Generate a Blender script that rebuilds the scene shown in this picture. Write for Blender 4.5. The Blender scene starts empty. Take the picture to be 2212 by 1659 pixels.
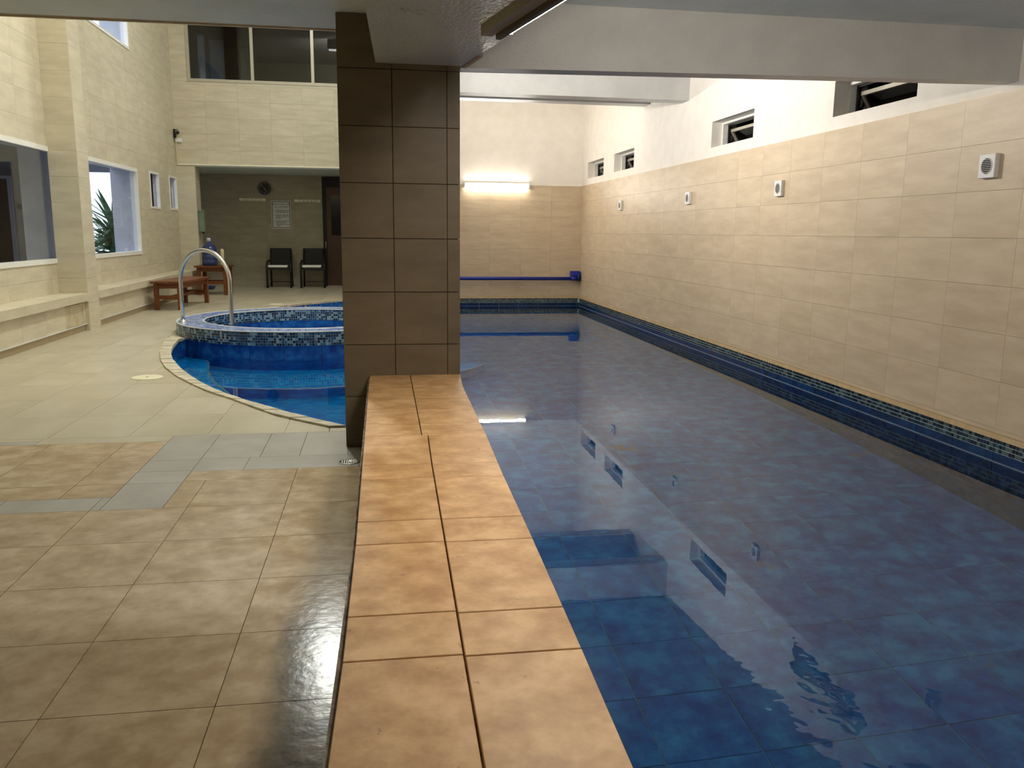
import bpy, bmesh, math, random
from mathutils import Vector, Matrix
random.seed(7)
scene = bpy.context.scene
col = scene.collection

# ------------------------------------------------------------------ camera
CAMH = 1.22
cam_d = bpy.data.cameras.new('camera')
cam_d.sensor_fit = 'HORIZONTAL'; cam_d.sensor_width = 36.0
cam_d.lens = 1800.0 / 2212.0 * 36.0
cam_d.clip_start = 0.02; cam_d.clip_end = 200
cam = bpy.data.objects.new('camera', cam_d); col.objects.link(cam)
_r = Vector((0.98803194, -0.15387532, 0.01073622))
_u = Vector((0.01710006, 0.17844138, 0.98380194))
_f = Vector((0.15329863, 0.97184415, -0.17893707))
M = Matrix((( _r.x, _u.x, -_f.x, 0), (_r.y, _u.y, -_f.y, 0), (_r.z, _u.z, -_f.z, CAMH), (0, 0, 0, 1)))
cam.matrix_world = M
scene.camera = cam

# ------------------------------------------------------------------ world, view, lights
w = bpy.data.worlds.new('overcast_sky'); scene.world = w; w.use_nodes = True
w.node_tree.nodes['Background'].inputs[0].default_value = (0.80, 0.88, 1.0, 1)
w.node_tree.nodes['Background'].inputs[1].default_value = 2.7
vs = scene.view_settings
vs.view_transform = 'Standard'; vs.look = 'None'; vs.gamma = 1.0; vs.use_curve_mapping = False
vs.exposure = 0.0
cy = scene.cycles
cy.max_bounces = 10; cy.diffuse_bounces = 5; cy.glossy_bounces = 4; cy.transmission_bounces = 6
cy.transparent_max_bounces = 8
cy.sample_clamp_indirect = 6.0
cy.use_denoising = True

P_FAR, P_MID_A, P_MID_B, P_LEFT_A, P_LEFT_B = 15.0, 165.0, 72.0, 205.0, 108.0
WARMW = (1.0, 0.94, 0.86); COOL = (0.98, 1.0, 0.92)

def area_light(name, loc, rot, sx, sy, power, color, caus=True):
    ld = bpy.data.lights.new(name, 'AREA'); ld.shape = 'RECTANGLE'
    ld.size = sx; ld.size_y = sy; ld.energy = power; ld.color = color
    o = bpy.data.objects.new(name, ld); col.objects.link(o)
    o.location = loc; o.rotation_euler = rot
    return o

# ------------------------------------------------------------------ mesh helpers
class MB:
    def __init__(s): s.v = []; s.f = []; s.smooth = []; s.c = None
    def add(s, vs_, fs, smooth=False):
        b = len(s.v); s.v += [tuple(p) for p in vs_]
        for f in fs: s.f.append(tuple(i + b for i in f)); s.smooth.append(smooth)
    def box(s, x0, x1, y0, y1, z0, z1):
        s.add([(x0,y0,z0),(x1,y0,z0),(x1,y1,z0),(x0,y1,z0),(x0,y0,z1),(x1,y0,z1),(x1,y1,z1),(x0,y1,z1)],
              [(3,2,1,0),(4,5,6,7),(0,1,5,4),(1,2,6,5),(2,3,7,6),(3,0,4,7)])
        return s
    def hexa(s, p8):
        s.add(p8, [(3,2,1,0),(4,5,6,7),(0,1,5,4),(1,2,6,5),(2,3,7,6),(3,0,4,7)]); return s
    def bar(s, a, b, wx, wz, up=(0,0,1)):
        a = Vector(a); b = Vector(b); d = (b - a).normalized(); up = Vector(up)
        if abs(d.dot(up)) > .95: up = Vector((0, 1, 0))
        r = d.cross(up).normalized(); u = r.cross(d).normalized()
        p = []
        for c in (a, b):
            p += [c - r*wx/2 - u*wz/2, c + r*wx/2 - u*wz/2, c + r*wx/2 + u*wz/2, c - r*wx/2 + u*wz/2]
        s.add(p, [(3,2,1,0),(4,5,6,7),(0,1,5,4),(1,2,6,5),(2,3,7,6),(3,0,4,7)]); return s
    def tube(s, pts, r, n=14, cap=True):
        pts = [Vector(p) for p in pts]; m = len(pts); rings = []
        rr = r if isinstance(r, (list, tuple)) else [r]*m
        d0 = (pts[1]-pts[0]).normalized()
        ref = Vector((0,0,1)) if abs(d0.z) < .9 else Vector((1,0,0))
        u = d0.cross(ref).normalized()
        vs_ = []
        for i, p in enumerate(pts):
            if i == 0: d = d0
            elif i == m-1: d = (pts[-1]-pts[-2]).normalized()
            else: d = ((pts[i]-pts[i-1]).normalized() + (pts[i+1]-pts[i]).normalized()).normalized()
            u = (u - d*u.dot(d)).normalized(); w_ = d.cross(u)
            for k in range(n):
                a = 2*math.pi*k/n
                vs_.append(p + (u*math.cos(a) + w_*math.sin(a))*rr[i])
        fs = []
        for i in range(m-1):
            for k in range(n):
                k2 = (k+1) % n
                fs.append((i*n+k, i*n+k2, (i+1)*n+k2, (i+1)*n+k))
        s.add(vs_, fs, True)
        if cap:
            b = len(s.v) - m*n
            s.f.append(tuple(b + k for k in reversed(range(n)))); s.smooth.append(False)
            s.f.append(tuple(b + (m-1)*n + k for k in range(n))); s.smooth.append(False)
        return s
    def lathe(s, prof, c=(0,0,0), n=24):
        vs_ = []; m = len(prof)
        for r, z in prof:
            for k in range(n):
                a = 2*math.pi*k/n; vs_.append((c[0]+r*math.cos(a), c[1]+r*math.sin(a), c[2]+z))
        fs = []
        for i in range(m-1):
            for k in range(n):
                k2 = (k+1) % n; fs.append((i*n+k, i*n+k2, (i+1)*n+k2, (i+1)*n+k))
        s.add(vs_, fs, True)
        b = len(s.v) - m*n
        if prof[0][0] > 1e-4: s.f.append(tuple(b + k for k in reversed(range(n)))); s.smooth.append(False)
        if prof[-1][0] > 1e-4: s.f.append(tuple(b + (m-1)*n + k for k in range(n))); s.smooth.append(False)
        return s
    def prism(s, poly, z0, z1):
        n = len(poly)
        s.add([(p[0],p[1],z0) for p in poly] + [(p[0],p[1],z1) for p in poly],
              [tuple(reversed(range(n))), tuple(range(n, 2*n))] + [(i, (i+1)%n, n+(i+1)%n, n+i) for i in range(n)])
        return s
    def mesh(s, name, mats, colors=None):
        me = bpy.data.meshes.new(name)
        me.from_pydata(s.v, [], s.f)
        if not isinstance(mats, (list, tuple)): mats = [mats]
        for m in mats: me.materials.append(m)
        if any(s.smooth): me.polygons.foreach_set('use_smooth', s.smooth)
        if colors is not None:
            ca = me.color_attributes.new('chip', 'FLOAT_COLOR', 'CORNER'); k = 0
            buf = []
            for f, c in zip(s.f, colors): buf += list(c) * len(f)
            ca.data.foreach_set('color', buf)
        me.update(); return me
    def obj(s, name, mats, parent=None, colors=None):
        o = bpy.data.objects.new(name, s.mesh(name, mats, colors)); col.objects.link(o)
        if parent is not None: o.parent = parent
        return o

def bevel(o, w_=0.004, seg=2):
    m = o.modifiers.new('bevel', 'BEVEL'); m.width = w_; m.segments = seg; m.limit_method = 'ANGLE'
    return o
def tag(o, label, cat, group=None, kind=None):
    o['label'] = label; o['category'] = cat
    if group: o['group'] = group
    if kind: o['kind'] = kind
    return o
def empty(name, loc, label, cat, group=None, kind=None, rz=0):
    o = bpy.data.objects.new(name, None); o.empty_display_size = .1; col.objects.link(o)
    o.location = loc; o.rotation_euler = (0, 0, rz)
    return tag(o, label, cat, group, kind)
def copy_tree(o, parent=None):
    c = o.copy(); col.objects.link(c)
    if parent is not None: c.parent = parent
    for ch in [x for x in list(o.children)]: copy_tree(ch, c)
    return c

# ------------------------------------------------------------------ materials
def srgb(c):
    return tuple(((v/255)/12.92 if v/255 <= .04045 else ((v/255+.055)/1.055)**2.4) for v in c) + (1,)
def new_mat(name):
    m = bpy.data.materials.new(name); m.use_nodes = True
    nt = m.node_tree; return m, nt, nt.nodes['Principled BSDF']
def surf(name, c1, c2, scale=4.0, stretch=(1,1,1), rough=.5, rough2=None, bump=0.0, bscale=60, objvar=0.0,
         c3=None, spots=0.0, detail=5, metallic=0.0, spec=.5, contrast=(.35,.65), bdist=.01):
    """mottled surface colour from noise in world position"""
    m, nt, b = new_mat(name); N = nt.nodes; L = nt.links
    geo = N.new('ShaderNodeNewGeometry')
    mp = N.new('ShaderNodeMapping'); mp.inputs['Scale'].default_value = stretch
    L.new(geo.outputs['Position'], mp.inputs['Vector'])
    vec = mp.outputs['Vector']
    oi = N.new('ShaderNodeObjectInfo')
    if objvar > 0:
        ad = N.new('ShaderNodeVectorMath'); ad.operation = 'ADD'
        sc_ = N.new('ShaderNodeMath'); sc_.operation = 'MULTIPLY'; sc_.inputs[1].default_value = 37.0
        L.new(oi.outputs['Random'], sc_.inputs[0]); L.new(vec, ad.inputs[0]); L.new(sc_.outputs[0], ad.inputs[1])
        vec = ad.outputs[0]
    no = N.new('ShaderNodeTexNoise'); no.inputs['Scale'].default_value = scale; no.inputs['Detail'].default_value = detail
    no.inputs['Roughness'].default_value = .6
    L.new(vec, no.inputs['Vector'])
    cr = N.new('ShaderNodeValToRGB')
    cr.color_ramp.elements[0].position = contrast[0]; cr.color_ramp.elements[1].position = contrast[1]
    cr.color_ramp.elements[0].color = srgb(c1); cr.color_ramp.elements[1].color = srgb(c2)
    if c3:
        e = cr.color_ramp.elements.new((contrast[0]+contrast[1])/2); e.color = srgb(c3)
    L.new(no.outputs['Fac'], cr.inputs['Fac'])
    out = cr.outputs['Color']
    if objvar > 0:
        hs = N.new('ShaderNodeHueSaturation')
        mr = N.new('ShaderNodeMapRange'); mr.inputs['To Min'].default_value = 1-objvar; mr.inputs['To Max'].default_value = 1+objvar
        L.new(oi.outputs['Random'], mr.inputs['Value']); L.new(mr.outputs[0], hs.inputs['Value'])
        L.new(out, hs.inputs['Color']); out = hs.outputs['Color']
    if spots > 0:
        n2 = N.new('ShaderNodeTexNoise'); n2.inputs['Scale'].default_value = 38; n2.inputs['Detail'].default_value = 2
        L.new(geo.outputs['Position'], n2.inputs['Vector'])
        r2 = N.new('ShaderNodeMapRange'); r2.inputs['From Min'].default_value = .72; r2.inputs['From Max'].default_value = .76
        L.new(n2.outputs['Fac'], r2.inputs['Value'])
        mx = N.new('ShaderNodeMix'); mx.data_type = 'RGBA'; mx.inputs['B'].default_value = srgb((120, 88, 58))
        ml = N.new('ShaderNodeMath'); ml.operation = 'MULTIPLY'; ml.inputs[1].default_value = spots
        L.new(r2.outputs[0], ml.inputs[0]); L.new(ml.outputs[0], mx.inputs['Factor']); L.new(out, mx.inputs['A'])
        out = mx.outputs['Result']
    L.new(out, b.inputs['Base Color'])
    b.inputs['Metallic'].default_value = metallic
    b.inputs['Specular IOR Level'].default_value = spec
    if rough2 is not None:
        mr2 = N.new('ShaderNodeMapRange'); mr2.inputs['From Min'].default_value = .3; mr2.inputs['From Max'].default_value = .7
        mr2.inputs['To Min'].default_value = rough; mr2.inputs['To Max'].default_value = rough2
        n3 = N.new('ShaderNodeTexNoise'); n3.inputs['Scale'].default_value = 3; n3.inputs['Detail'].default_value = 4
        L.new(geo.outputs['Position'], n3.inputs['Vector'])
        L.new(n3.outputs['Fac'], mr2.inputs['Value']); L.new(mr2.outputs[0], b.inputs['Roughness'])
    else: b.inputs['Roughness'].default_value = rough
    if bump > 0:
        nb = N.new('ShaderNodeTexNoise'); nb.inputs['Scale'].default_value = bscale; nb.inputs['Detail'].default_value = 4
        L.new(mp.outputs['Vector'], nb.inputs['Vector'])
        bp = N.new('ShaderNodeBump'); bp.inputs['Strength'].default_value = bump; bp.inputs['Distance'].default_value = bdist
        L.new(nb.outputs['Fac'], bp.inputs['Height']); L.new(bp.outputs[0], b.inputs['Normal'])
    return m
def plain(name, c, rough=.5, metallic=0, spec=.5):
    m, nt, b = new_mat(name)
    b.inputs['Base Color'].default_value = srgb(c); b.inputs['Roughness'].default_value = rough
    b.inputs['Metallic'].default_value = metallic; b.inputs['Specular IOR Level'].default_value = spec
    n = nt.nodes.new('ShaderNodeTexNoise'); n.inputs['Scale'].default_value = 25
    geo = nt.nodes.new('ShaderNodeNewGeometry'); nt.links.new(geo.outputs['Position'], n.inputs['Vector'])
    hs = nt.nodes.new('ShaderNodeHueSaturation'); hs.inputs['Color'].default_value = srgb(c)
    mr = nt.nodes.new('ShaderNodeMapRange'); mr.inputs['To Min'].default_value = .9; mr.inputs['To Max'].default_value = 1.1
    nt.links.new(n.outputs['Fac'], mr.inputs['Value']); nt.links.new(mr.outputs[0], hs.inputs['Value'])
    nt.links.new(hs.outputs[0], b.inputs['Base Color'])
    return m
def emit(name, c, strength):
    m, nt, b = new_mat(name); nt.nodes.remove(b)
    e = nt.nodes.new('ShaderNodeEmission'); e.inputs[0].default_value = (*c, 1); e.inputs[1].default_value = strength
    nt.links.new(e.outputs[0], nt.nodes['Material Output'].inputs['Surface'])
    return m
def glass_pane(name, tint=(1,1,1,1)):
    m, nt, b = new_mat(name); nt.nodes.remove(b)
    t = nt.nodes.new('ShaderNodeBsdfTransparent'); t.inputs[0].default_value = tint
    g = nt.nodes.new('ShaderNodeBsdfGlossy'); g.inputs['Roughness'].default_value = 0.0
    lw_ = nt.nodes.new('ShaderNodeLayerWeight'); lw_.inputs['Blend'].default_value = .5
    pw = nt.nodes.new('ShaderNodeMath'); pw.operation = 'POWER'; pw.inputs[1].default_value = 5.0
    ma = nt.nodes.new('ShaderNodeMath'); ma.operation = 'MULTIPLY_ADD'; ma.inputs[1].default_value = .9; ma.inputs[2].default_value = .04
    nt.links.new(lw_.outputs['Facing'], pw.inputs[0]); nt.links.new(pw.outputs[0], ma.inputs[0])
    mx = nt.nodes.new('ShaderNodeMixShader')
    nt.links.new(ma.outputs[0], mx.inputs[0]); nt.links.new(t.outputs[0], mx.inputs[1]); nt.links.new(g.outputs[0], mx.inputs[2])
    nt.links.new(mx.outputs[0], nt.nodes['Material Output'].inputs['Surface'])
    return m
def water_mat(name, bump=0.012):
    m, nt, b = new_mat(name); nt.nodes.remove(b); N = nt.nodes; L = nt.links
    r = N.new('ShaderNodeBsdfRefraction'); r.inputs['IOR'].default_value = 1.333; r.inputs['Roughness'].default_value = 0.0
    r.inputs['Color'].default_value = (.76, .94, 1.0, 1)
    g = N.new('ShaderNodeBsdfGlossy'); g.inputs['Roughness'].default_value = 0.0; g.inputs['Color'].default_value = (.86, .94, 1, 1)
    f = N.new('ShaderNodeFresnel'); f.inputs['IOR'].default_value = 1.333
    mx = N.new('ShaderNodeMixShader')
    L.new(f.outputs[0], mx.inputs[0]); L.new(r.outputs[0], mx.inputs[1]); L.new(g.outputs[0], mx.inputs[2])
    L.new(mx.outputs[0], N['Material Output'].inputs['Surface'])
    if bump:
        geo = N.new('ShaderNodeNewGeometry')
        n1 = N.new('ShaderNodeTexNoise'); n1.inputs['Scale'].default_value = 9.0; n1.inputs['Detail'].default_value = 2.0
        vd = N.new('ShaderNodeVectorMath'); vd.operation = 'DISTANCE'; vd.inputs[1].default_value = (1.34, 2.15, -.18)
        L.new(geo.outputs['Position'], vd.inputs[0])
        q = N.new('ShaderNodeMapRange'); q.inputs['From Min'].default_value = .05; q.inputs['From Max'].default_value = .45
        q.inputs['To Min'].default_value = .28; q.inputs['To Max'].default_value = bump; L.new(vd.outputs['Value'], q.inputs['Value'])
        L.new(geo.outputs['Position'], n1.inputs['Vector'])
        bp = N.new('ShaderNodeBump'); bp.inputs['Strength'].default_value = bump; bp.inputs['Distance'].default_value = .01
        L.new(n1.outputs['Fac'], bp.inputs['Height']); L.new(q.outputs[0], bp.inputs['Strength'])
        for s_ in (g,): L.new(bp.outputs[0], s_.inputs['Normal'])
    return m
def wood(name, c1, c2, rough=.4):
    return surf(name, c1, c2, scale=6, stretch=(8, 1, 8), rough=rough, bump=.15, bscale=20)

WALLT = surf('beige_wall_tile', (197,189,166), (213,205,182), scale=2.2, stretch=(1,1,5), rough=.42, bump=.05, bscale=30, objvar=.02)
WALLT_R = surf('cream_wall_tile', (198,178,148), (214,195,166), scale=2.2, stretch=(1,1,5), rough=.44, bump=.05, bscale=30, objvar=.02)
ALCT = surf('shaded_alcove_tile', (150,144,122), (166,160,138), scale=2.2, stretch=(1,1,5), rough=.45, objvar=.02)  # hall wall tile in a darker colour, the alcove's shade put in
PILT = surf('pillar_tile', (106,93,73), (118,105,84), scale=3, stretch=(1,1,3), rough=.45, bump=.05, objvar=.03)
GROUT = plain('dark_grout', (118,100,76), .9)
GROUTP = plain('pillar_grout', (84,70,50), .9)
GROUTS = plain('deck_grout', (196,186,158), .8)
GROUTL = plain('wall_grout', (184,169,142), .8)
GROUTW = plain('pale_grout', (165,185,190), .8)
PLASTER = surf('white_plaster', (238,232,222), (244,239,230), scale=5, rough=.7, bump=.12, bscale=40)
PAINT = surf('satin_grey_paint', (190,190,188), (200,200,198), scale=4, rough=.3, rough2=.42, bump=.35, bscale=80, bdist=.006)
SOFFIT = surf('glossy_brushed_paint', (192,202,204), (204,212,214), scale=4, stretch=(1,.45,1), rough=.26, rough2=.36, bump=.8, bscale=60, bdist=.012, spec=.8)
CEILP = surf('ceiling_paint', (200,212,216), (210,221,225), scale=4, rough=.5, bump=.25, bscale=50)
SAND = surf('sandstone_floor_tile', (160,134,97), (196,176,143), scale=9, rough=.42, rough2=.28, c3=(177,154,119), objvar=.035, bump=.06, bscale=25, detail=8)
def stains(m, c, s1, lo):
    nt = m.node_tree; N = nt.nodes; L = nt.links; b = N['Principled BSDF']
    geo = N.new('ShaderNodeNewGeometry'); fs_ = []
    for sc_, a, b_ in ((s1, lo, lo+.05), (14, .42, .58)):
        no = N.new('ShaderNodeTexNoise'); no.inputs['Scale'].default_value = sc_; no.inputs['Detail'].default_value = 4; L.new(geo.outputs['Position'], no.inputs['Vector'])
        q = N.new('ShaderNodeMapRange'); q.inputs['From Min'].default_value = a; q.inputs['From Max'].default_value = b_; L.new(no.outputs['Fac'], q.inputs['Value']); fs_.append(q.outputs[0])
    mu = N.new('ShaderNodeMath'); mu.operation = 'MULTIPLY'; L.new(fs_[0], mu.inputs[0]); L.new(fs_[1], mu.inputs[1])
    oc = b.inputs['Base Color'].links[0].from_socket
    m2 = N.new('ShaderNodeMix'); m2.data_type = 'RGBA'; L.new(mu.outputs[0], m2.inputs['Factor']); L.new(oc, m2.inputs['A']); m2.inputs['B'].default_value = srgb(c)
    L.new(m2.outputs['Result'], b.inputs['Base Color'])
def wet_side(m):
    '''damp, stained strip of the deck tiles along the foot of the coping wall'''
    nt = m.node_tree; N = nt.nodes; L = nt.links; b = N['Principled BSDF']
    geo = N.new('ShaderNodeNewGeometry'); sp = N.new('ShaderNodeSeparateXYZ'); L.new(geo.outputs['Position'], sp.inputs[0])
    no = N.new('ShaderNodeTexNoise'); no.inputs['Scale'].default_value = 5.5; no.inputs['Detail'].default_value = 7; L.new(geo.outputs['Position'], no.inputs['Vector'])
    def mr(src, a, b_, c=0.0, d=1.0):
        q = N.new('ShaderNodeMapRange'); q.inputs['From Min'].default_value = a; q.inputs['From Max'].default_value = b_
        q.inputs['To Min'].default_value = c; q.inputs['To Max'].default_value = d; L.new(src, q.inputs['Value']); return q.outputs[0]
    def mt(op, a, b_):
        q = N.new('ShaderNodeMath'); q.operation = op; q.use_clamp = True
        for i, v in enumerate((a, b_)):
            if isinstance(v, float): q.inputs[i].default_value = v
            else: L.new(v, q.inputs[i])
        return q.outputs[0]
    nx = mt('ADD', sp.outputs['X'], 1.0)
    warp = mt('ADD', nx, mt('MULTIPLY', mt('SUBTRACT', no.outputs['Fac'], .5), .5))
    wet = mr(warp, .45, .70)
    sx = mr(warp, .66, .86); sy = mt('MULTIPLY', mr(sp.outputs['Y'], 1.3, 1.9), mr(sp.outputs['Y'], 2.95, 2.35))
    st = mt('MULTIPLY', mt('MULTIPLY', sx, sy), mr(no.outputs['Fac'], .40, .56))
    old = b.inputs['Roughness'].links[0].from_socket
    mx = N.new('ShaderNodeMix'); L.new(wet, mx.inputs['Factor']); L.new(old, mx.inputs['A']); mx.inputs['B'].default_value = .17
    L.new(mx.outputs['Result'], b.inputs['Roughness'])
    oc = b.inputs['Base Color'].links[0].from_socket
    m2 = N.new('ShaderNodeMix'); m2.data_type = 'RGBA'; L.new(st, m2.inputs['Factor']); L.new(oc, m2.inputs['A']); m2.inputs['B'].default_value = srgb((58,54,38))
    L.new(m2.outputs['Result'], b.inputs['Base Color'])
wet_side(SAND)
COPE = surf('sandstone_coping_tile', (182,138,90), (224,184,134), scale=11, contrast=(.34,.66), rough=.5, rough2=.4, c3=(202,160,110), objvar=.04, bump=.08, bscale=25, spots=.5, detail=8)
SMOOTH = surf('smooth_deck_tile', (174,166,142), (190,182,160), scale=2.5, stretch=(1,.35,1), rough=.42, rough2=.34, objvar=.018, bump=.03)
GREYT = surf('grey_deck_tile', (158,156,148), (172,170,162), scale=4, rough=.4, rough2=.3, objvar=.02, bump=.04)
EDGE = surf('coping_stone', (176,168,146), (206,198,176), scale=9, rough=.55, bump=.15, objvar=.06)
BLUE = surf('blue_pool_tile', (20,70,150), (44,122,200), scale=11, rough=.16, c3=(30,94,174), objvar=.06, detail=7)
BLUER = surf('navy_waterline_tile', (12,34,70), (24,62,112), scale=11, rough=.16, c3=(18,46,90), objvar=.06, detail=7)
BLUEF = surf('blue_floor_tile', (4,74,162), (38,146,212), scale=6, rough=.3, c3=(10,108,190), objvar=.06, detail=8)
BLUEL = surf('lit_blue_tile', (6,122,215), (36,200,255), scale=6, stretch=(1,2,1), rough=.3, c3=(14,160,240), objvar=.04, detail=6)  # lighter copy of the pool tile, hall lamp light put into the colour
stains(BLUEF, (120,104,44), 1.3, .66)
POOLBED = surf('pool_bed', (120,160,165), (150,185,185), scale=9, rough=.6)
RIM = surf('pale_blue_mosaic', (120,150,205), (160,185,225), scale=14, rough=.3)
TRIMW = plain('pale_trim', (205,205,200), .4)
BULL = surf('beige_bullnose', (200,172,126), (216,190,146), scale=12, rough=.5, bump=.1)
WHITE = plain('white_frame', (236,236,232), .35)
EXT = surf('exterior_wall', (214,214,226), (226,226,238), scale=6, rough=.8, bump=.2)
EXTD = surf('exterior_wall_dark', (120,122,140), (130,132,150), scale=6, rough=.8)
DARKW = plain('dark_opening', (16,14,12), .9)
ALU = plain('aluminium', (185,180,165), .35, .3)
BLACKM = plain('black_metal', (22,22,22), .45)
BLACKF = plain('black_seat', (18,18,20), .6)
WOODM = wood('red_brown_wood', (92,48,22), (128,72,34))
DOORW = wood('dark_brown_wood', (58,32,16), (80,44,22))
STEEL = plain('stainless_steel', (200,200,200), .25, 1.0)
BLUEPL = plain('blue_plastic', (20,44,150), .4)
CLOTH = surf('white_cloth', (225,225,215), (240,240,232), rough=.9, bump=.3)
CREAM = plain('cream_plastic', (215,200,165), .5)
PLASW = plain('white_plastic', (232,232,230), .4)
CHROME = plain('chrome', (170,165,150), .3, .8)
GLASS = glass_pane('clear_glass', (.92,.95,.95,1))
GLASSD = glass_pane('tinted_glass', (.55,.58,.6,1))
WATER = water_mat('pool_water')
LEAF = surf('yucca_leaf', (48,104,66), (110,165,122), scale=8, rough=.35)
TUBE_FAR = emit('tube_glow_far', (1.0,.93,.80), 30)
TUBE_NEAR = emit('tube_glow_near', (1.0,.90,.76), 170)
TUBE_L = emit('tube_glow_left', (1,1,.9), 10)

def mos_mat():
    m, nt, b = new_mat('mosaic_chips'); a = nt.nodes.new('ShaderNodeVertexColor'); a.layer_name = 'chip'
    nt.links.new(a.outputs['Color'], b.inputs['Base Color']); b.inputs['Roughness'].default_value = .18
    return m
MOSM = mos_mat()
MGROUT = plain('mosaic_grout', (190,200,200), .7)

# ------------------------------------------------------------------ tiling helpers
def unit_box(mat, name='tile'):
    return MB().box(0,1,0,1,0,1).mesh(name, mat)
UNITS = {}
def tile(parent, mat, x0, x1, y0, y1, z0, z1, name='tile'):
    k = (mat.name, name)
    if k not in UNITS: UNITS[k] = unit_box(mat, name)
    o = bpy.data.objects.new(name, UNITS[k]); col.objects.link(o); o.parent = parent
    o.location = (x0, y0, z0); o.scale = (x1-x0, y1-y0, z1-z0)
    return o
def rects_minus(r, holes):
    """r=(u0,u1,v0,v1) minus holes -> rectangles"""
    out = [r]
    for h in holes:
        nx = []
        for (a,b,c,d) in out:
            if h[0] >= b or h[1] <= a or h[2] >= d or h[3] <= c: nx.append((a,b,c,d)); continue
            if h[2] > c: nx.append((a,b,c,h[2]))
            if h[3] < d: nx.append((a,b,h[3],d))
            c2, d2 = max(c,h[2]), min(d,h[3])
            if h[0] > a: nx.append((a,h[0],c2,d2))
            if h[1] < b: nx.append((h[1],b,c2,d2))
        out = nx
    return [q for q in out if q[1]-q[0] > .004 and q[3]-q[2] > .004]
def wall_boxes(axis, p0, p1, rects):
    mb = MB()
    for (a,b,c,d) in rects:
        if axis == 'x': mb.box(p0,p1,a,b,c,d)
        else: mb.box(a,b,p0,p1,c,d)
    return mb
def tile_wall(parent, mat, axis, front, th, u0, u1, v0, v1, tu, tv, uo=0, vo=0, holes=(), gap=.003, stagger=0, name='tile'):
    """tiles on a vertical plane; axis 'x': plane x=front, u=y ; 'y': plane y=front, u=x ; th signed thickness behind"""
    n = 0
    k0 = math.floor((v0-vo)/tv)
    k = k0
    while vo + k*tv < v1 - 1e-6:
        a_ = vo+k*tv; so = stagger*tu*(k % 2)
        j = math.floor((u0-uo-so)/tu)
        while uo+so+j*tu < u1 - 1e-6:
            b_ = uo+so+j*tu
            r = (max(u0,b_), min(u1,b_+tu), max(v0,a_), min(v1,a_+tv))
            if r[1]-r[0] > .01 and r[3]-r[2] > .01:
                r = (r[0]+gap/2, r[1]-gap/2, r[2]+gap/2, r[3]-gap/2)
                for q in rects_minus(r, holes):
                    lo, hi = min(front, front+th), max(front, front+th)
                    if axis == 'x': tile(parent, mat, lo, hi, q[0], q[1], q[2], q[3], name)
                    else: tile(parent, mat, q[0], q[1], lo, hi, q[2], q[3], name)
                    n += 1
            j += 1
        k += 1
    return n

# ------------------------------------------------------------------ key dimensions
XR = 3.83; YF = 15.94; ZW = -.18; ZB = -1.28
XL = -3.80; YL = 17.05; YB = 19.1
TC = (-.95, 10.75); TR = 1.51; TRI = 1.20
def lerp_tab(tab, y):
    if y <= tab[0][0]: return tab[0][1]
    for (a, va), (b, vb) in zip(tab, tab[1:]):
        if y <= b: return va + (vb-va)*(y-a)/(b-a)
    return tab[-1][1]
IN = [(5.221,-.247),(5.564,-.562),(5.873,-.803),(6.174,-1.029),(6.49,-1.238),(6.919,-1.470),(7.565,-1.752),(8.175,-1.964),(8.628,-2.087),(9.057,-2.168),(9.671,-2.245),(10.0,-2.19)]
OUT = [(5.21,-.33),(5.349,-.47),(5.594,-.706),(5.883,-.899),(6.18,-1.088),(6.497,-1.315),(6.797,-1.487),(7.203,-1.701),(7.68,-1.907),(8.125,-2.054),(8.719,-2.208),(9.362,-2.327),(9.8,-2.40),(10.238,-2.435)]
BACK = [(12.1,-1.70),(12.9,-1.74),(13.5,-1.68),(13.92,-1.596),(14.442,-1.264),(14.765,-.979),(15.136,-.70),(15.5,-.35),(15.94,.15)]
def circ_x(y, r): 
    d = r*r-(y-TC[1])**2
    return TC[0]-math.sqrt(d) if d > 0 else None
def x_in(y):      # boundary between deck and pool / tub
    if y < 10.0: return lerp_tab(IN, y)
    if y < 12.15: return circ_x(y, TR-.06)
    return lerp_tab(BACK, y)
def x_out(y):     # boundary of the deck tiles (outside the coping stones)
    if y < 10.0: return lerp_tab(OUT, y)
    if y < 12.1: return min(circ_x(y, TR+.005) or 9, lerp_tab(OUT, y) if y < 10.2 else 9)
    return lerp_tab(BACK, y)-.10
def rng(a, b, n): return [a+(b-a)*i/n for i in range(n+1)]

# ================================================================== STRUCTURE
# ---- floor slab with the pool cut out of it
floor = empty('floor', (0,0,0), 'tiled deck floor, sandstone in front and smooth beige beyond, around the pool', 'floor', kind='structure')
fb = MB(); fb2 = MB()
def strip(mb, ylist, xa, xb, z0, z1):
    for a, b in zip(ylist, ylist[1:]):
        p = [(xa(a),a),(xb(a),a),(xb(b),b),(xa(b),b)]
        mb.hexa([(x,y,z0) for x,y in p]+[(x,y,z1) for x,y in p])
strip(fb, [-1.5, 5.215], lambda y:-3.9, lambda y:-.06, -.14, -.006)
strip(fb2, rng(5.215, 10.0, 30), lambda y:-3.9, lambda y:x_in(y)-.006, -.14, -.006)
strip(fb2, rng(10.0, 12.15, 24), lambda y:-3.9, lambda y:circ_x(y, TR-.066), -.14, -.006)
strip(fb2, rng(12.15, 15.9, 24), lambda y:-3.9, lambda y:x_in(y)-.006, -.14, -.006)
strip(fb2, [15.95, 17.05, 19.2], lambda y:-4.2, lambda y:.4, -.14, -.006)
fb.obj('slab', GROUT, floor)
fb2.obj('slab_beyond', GROUTS, floor)
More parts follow.
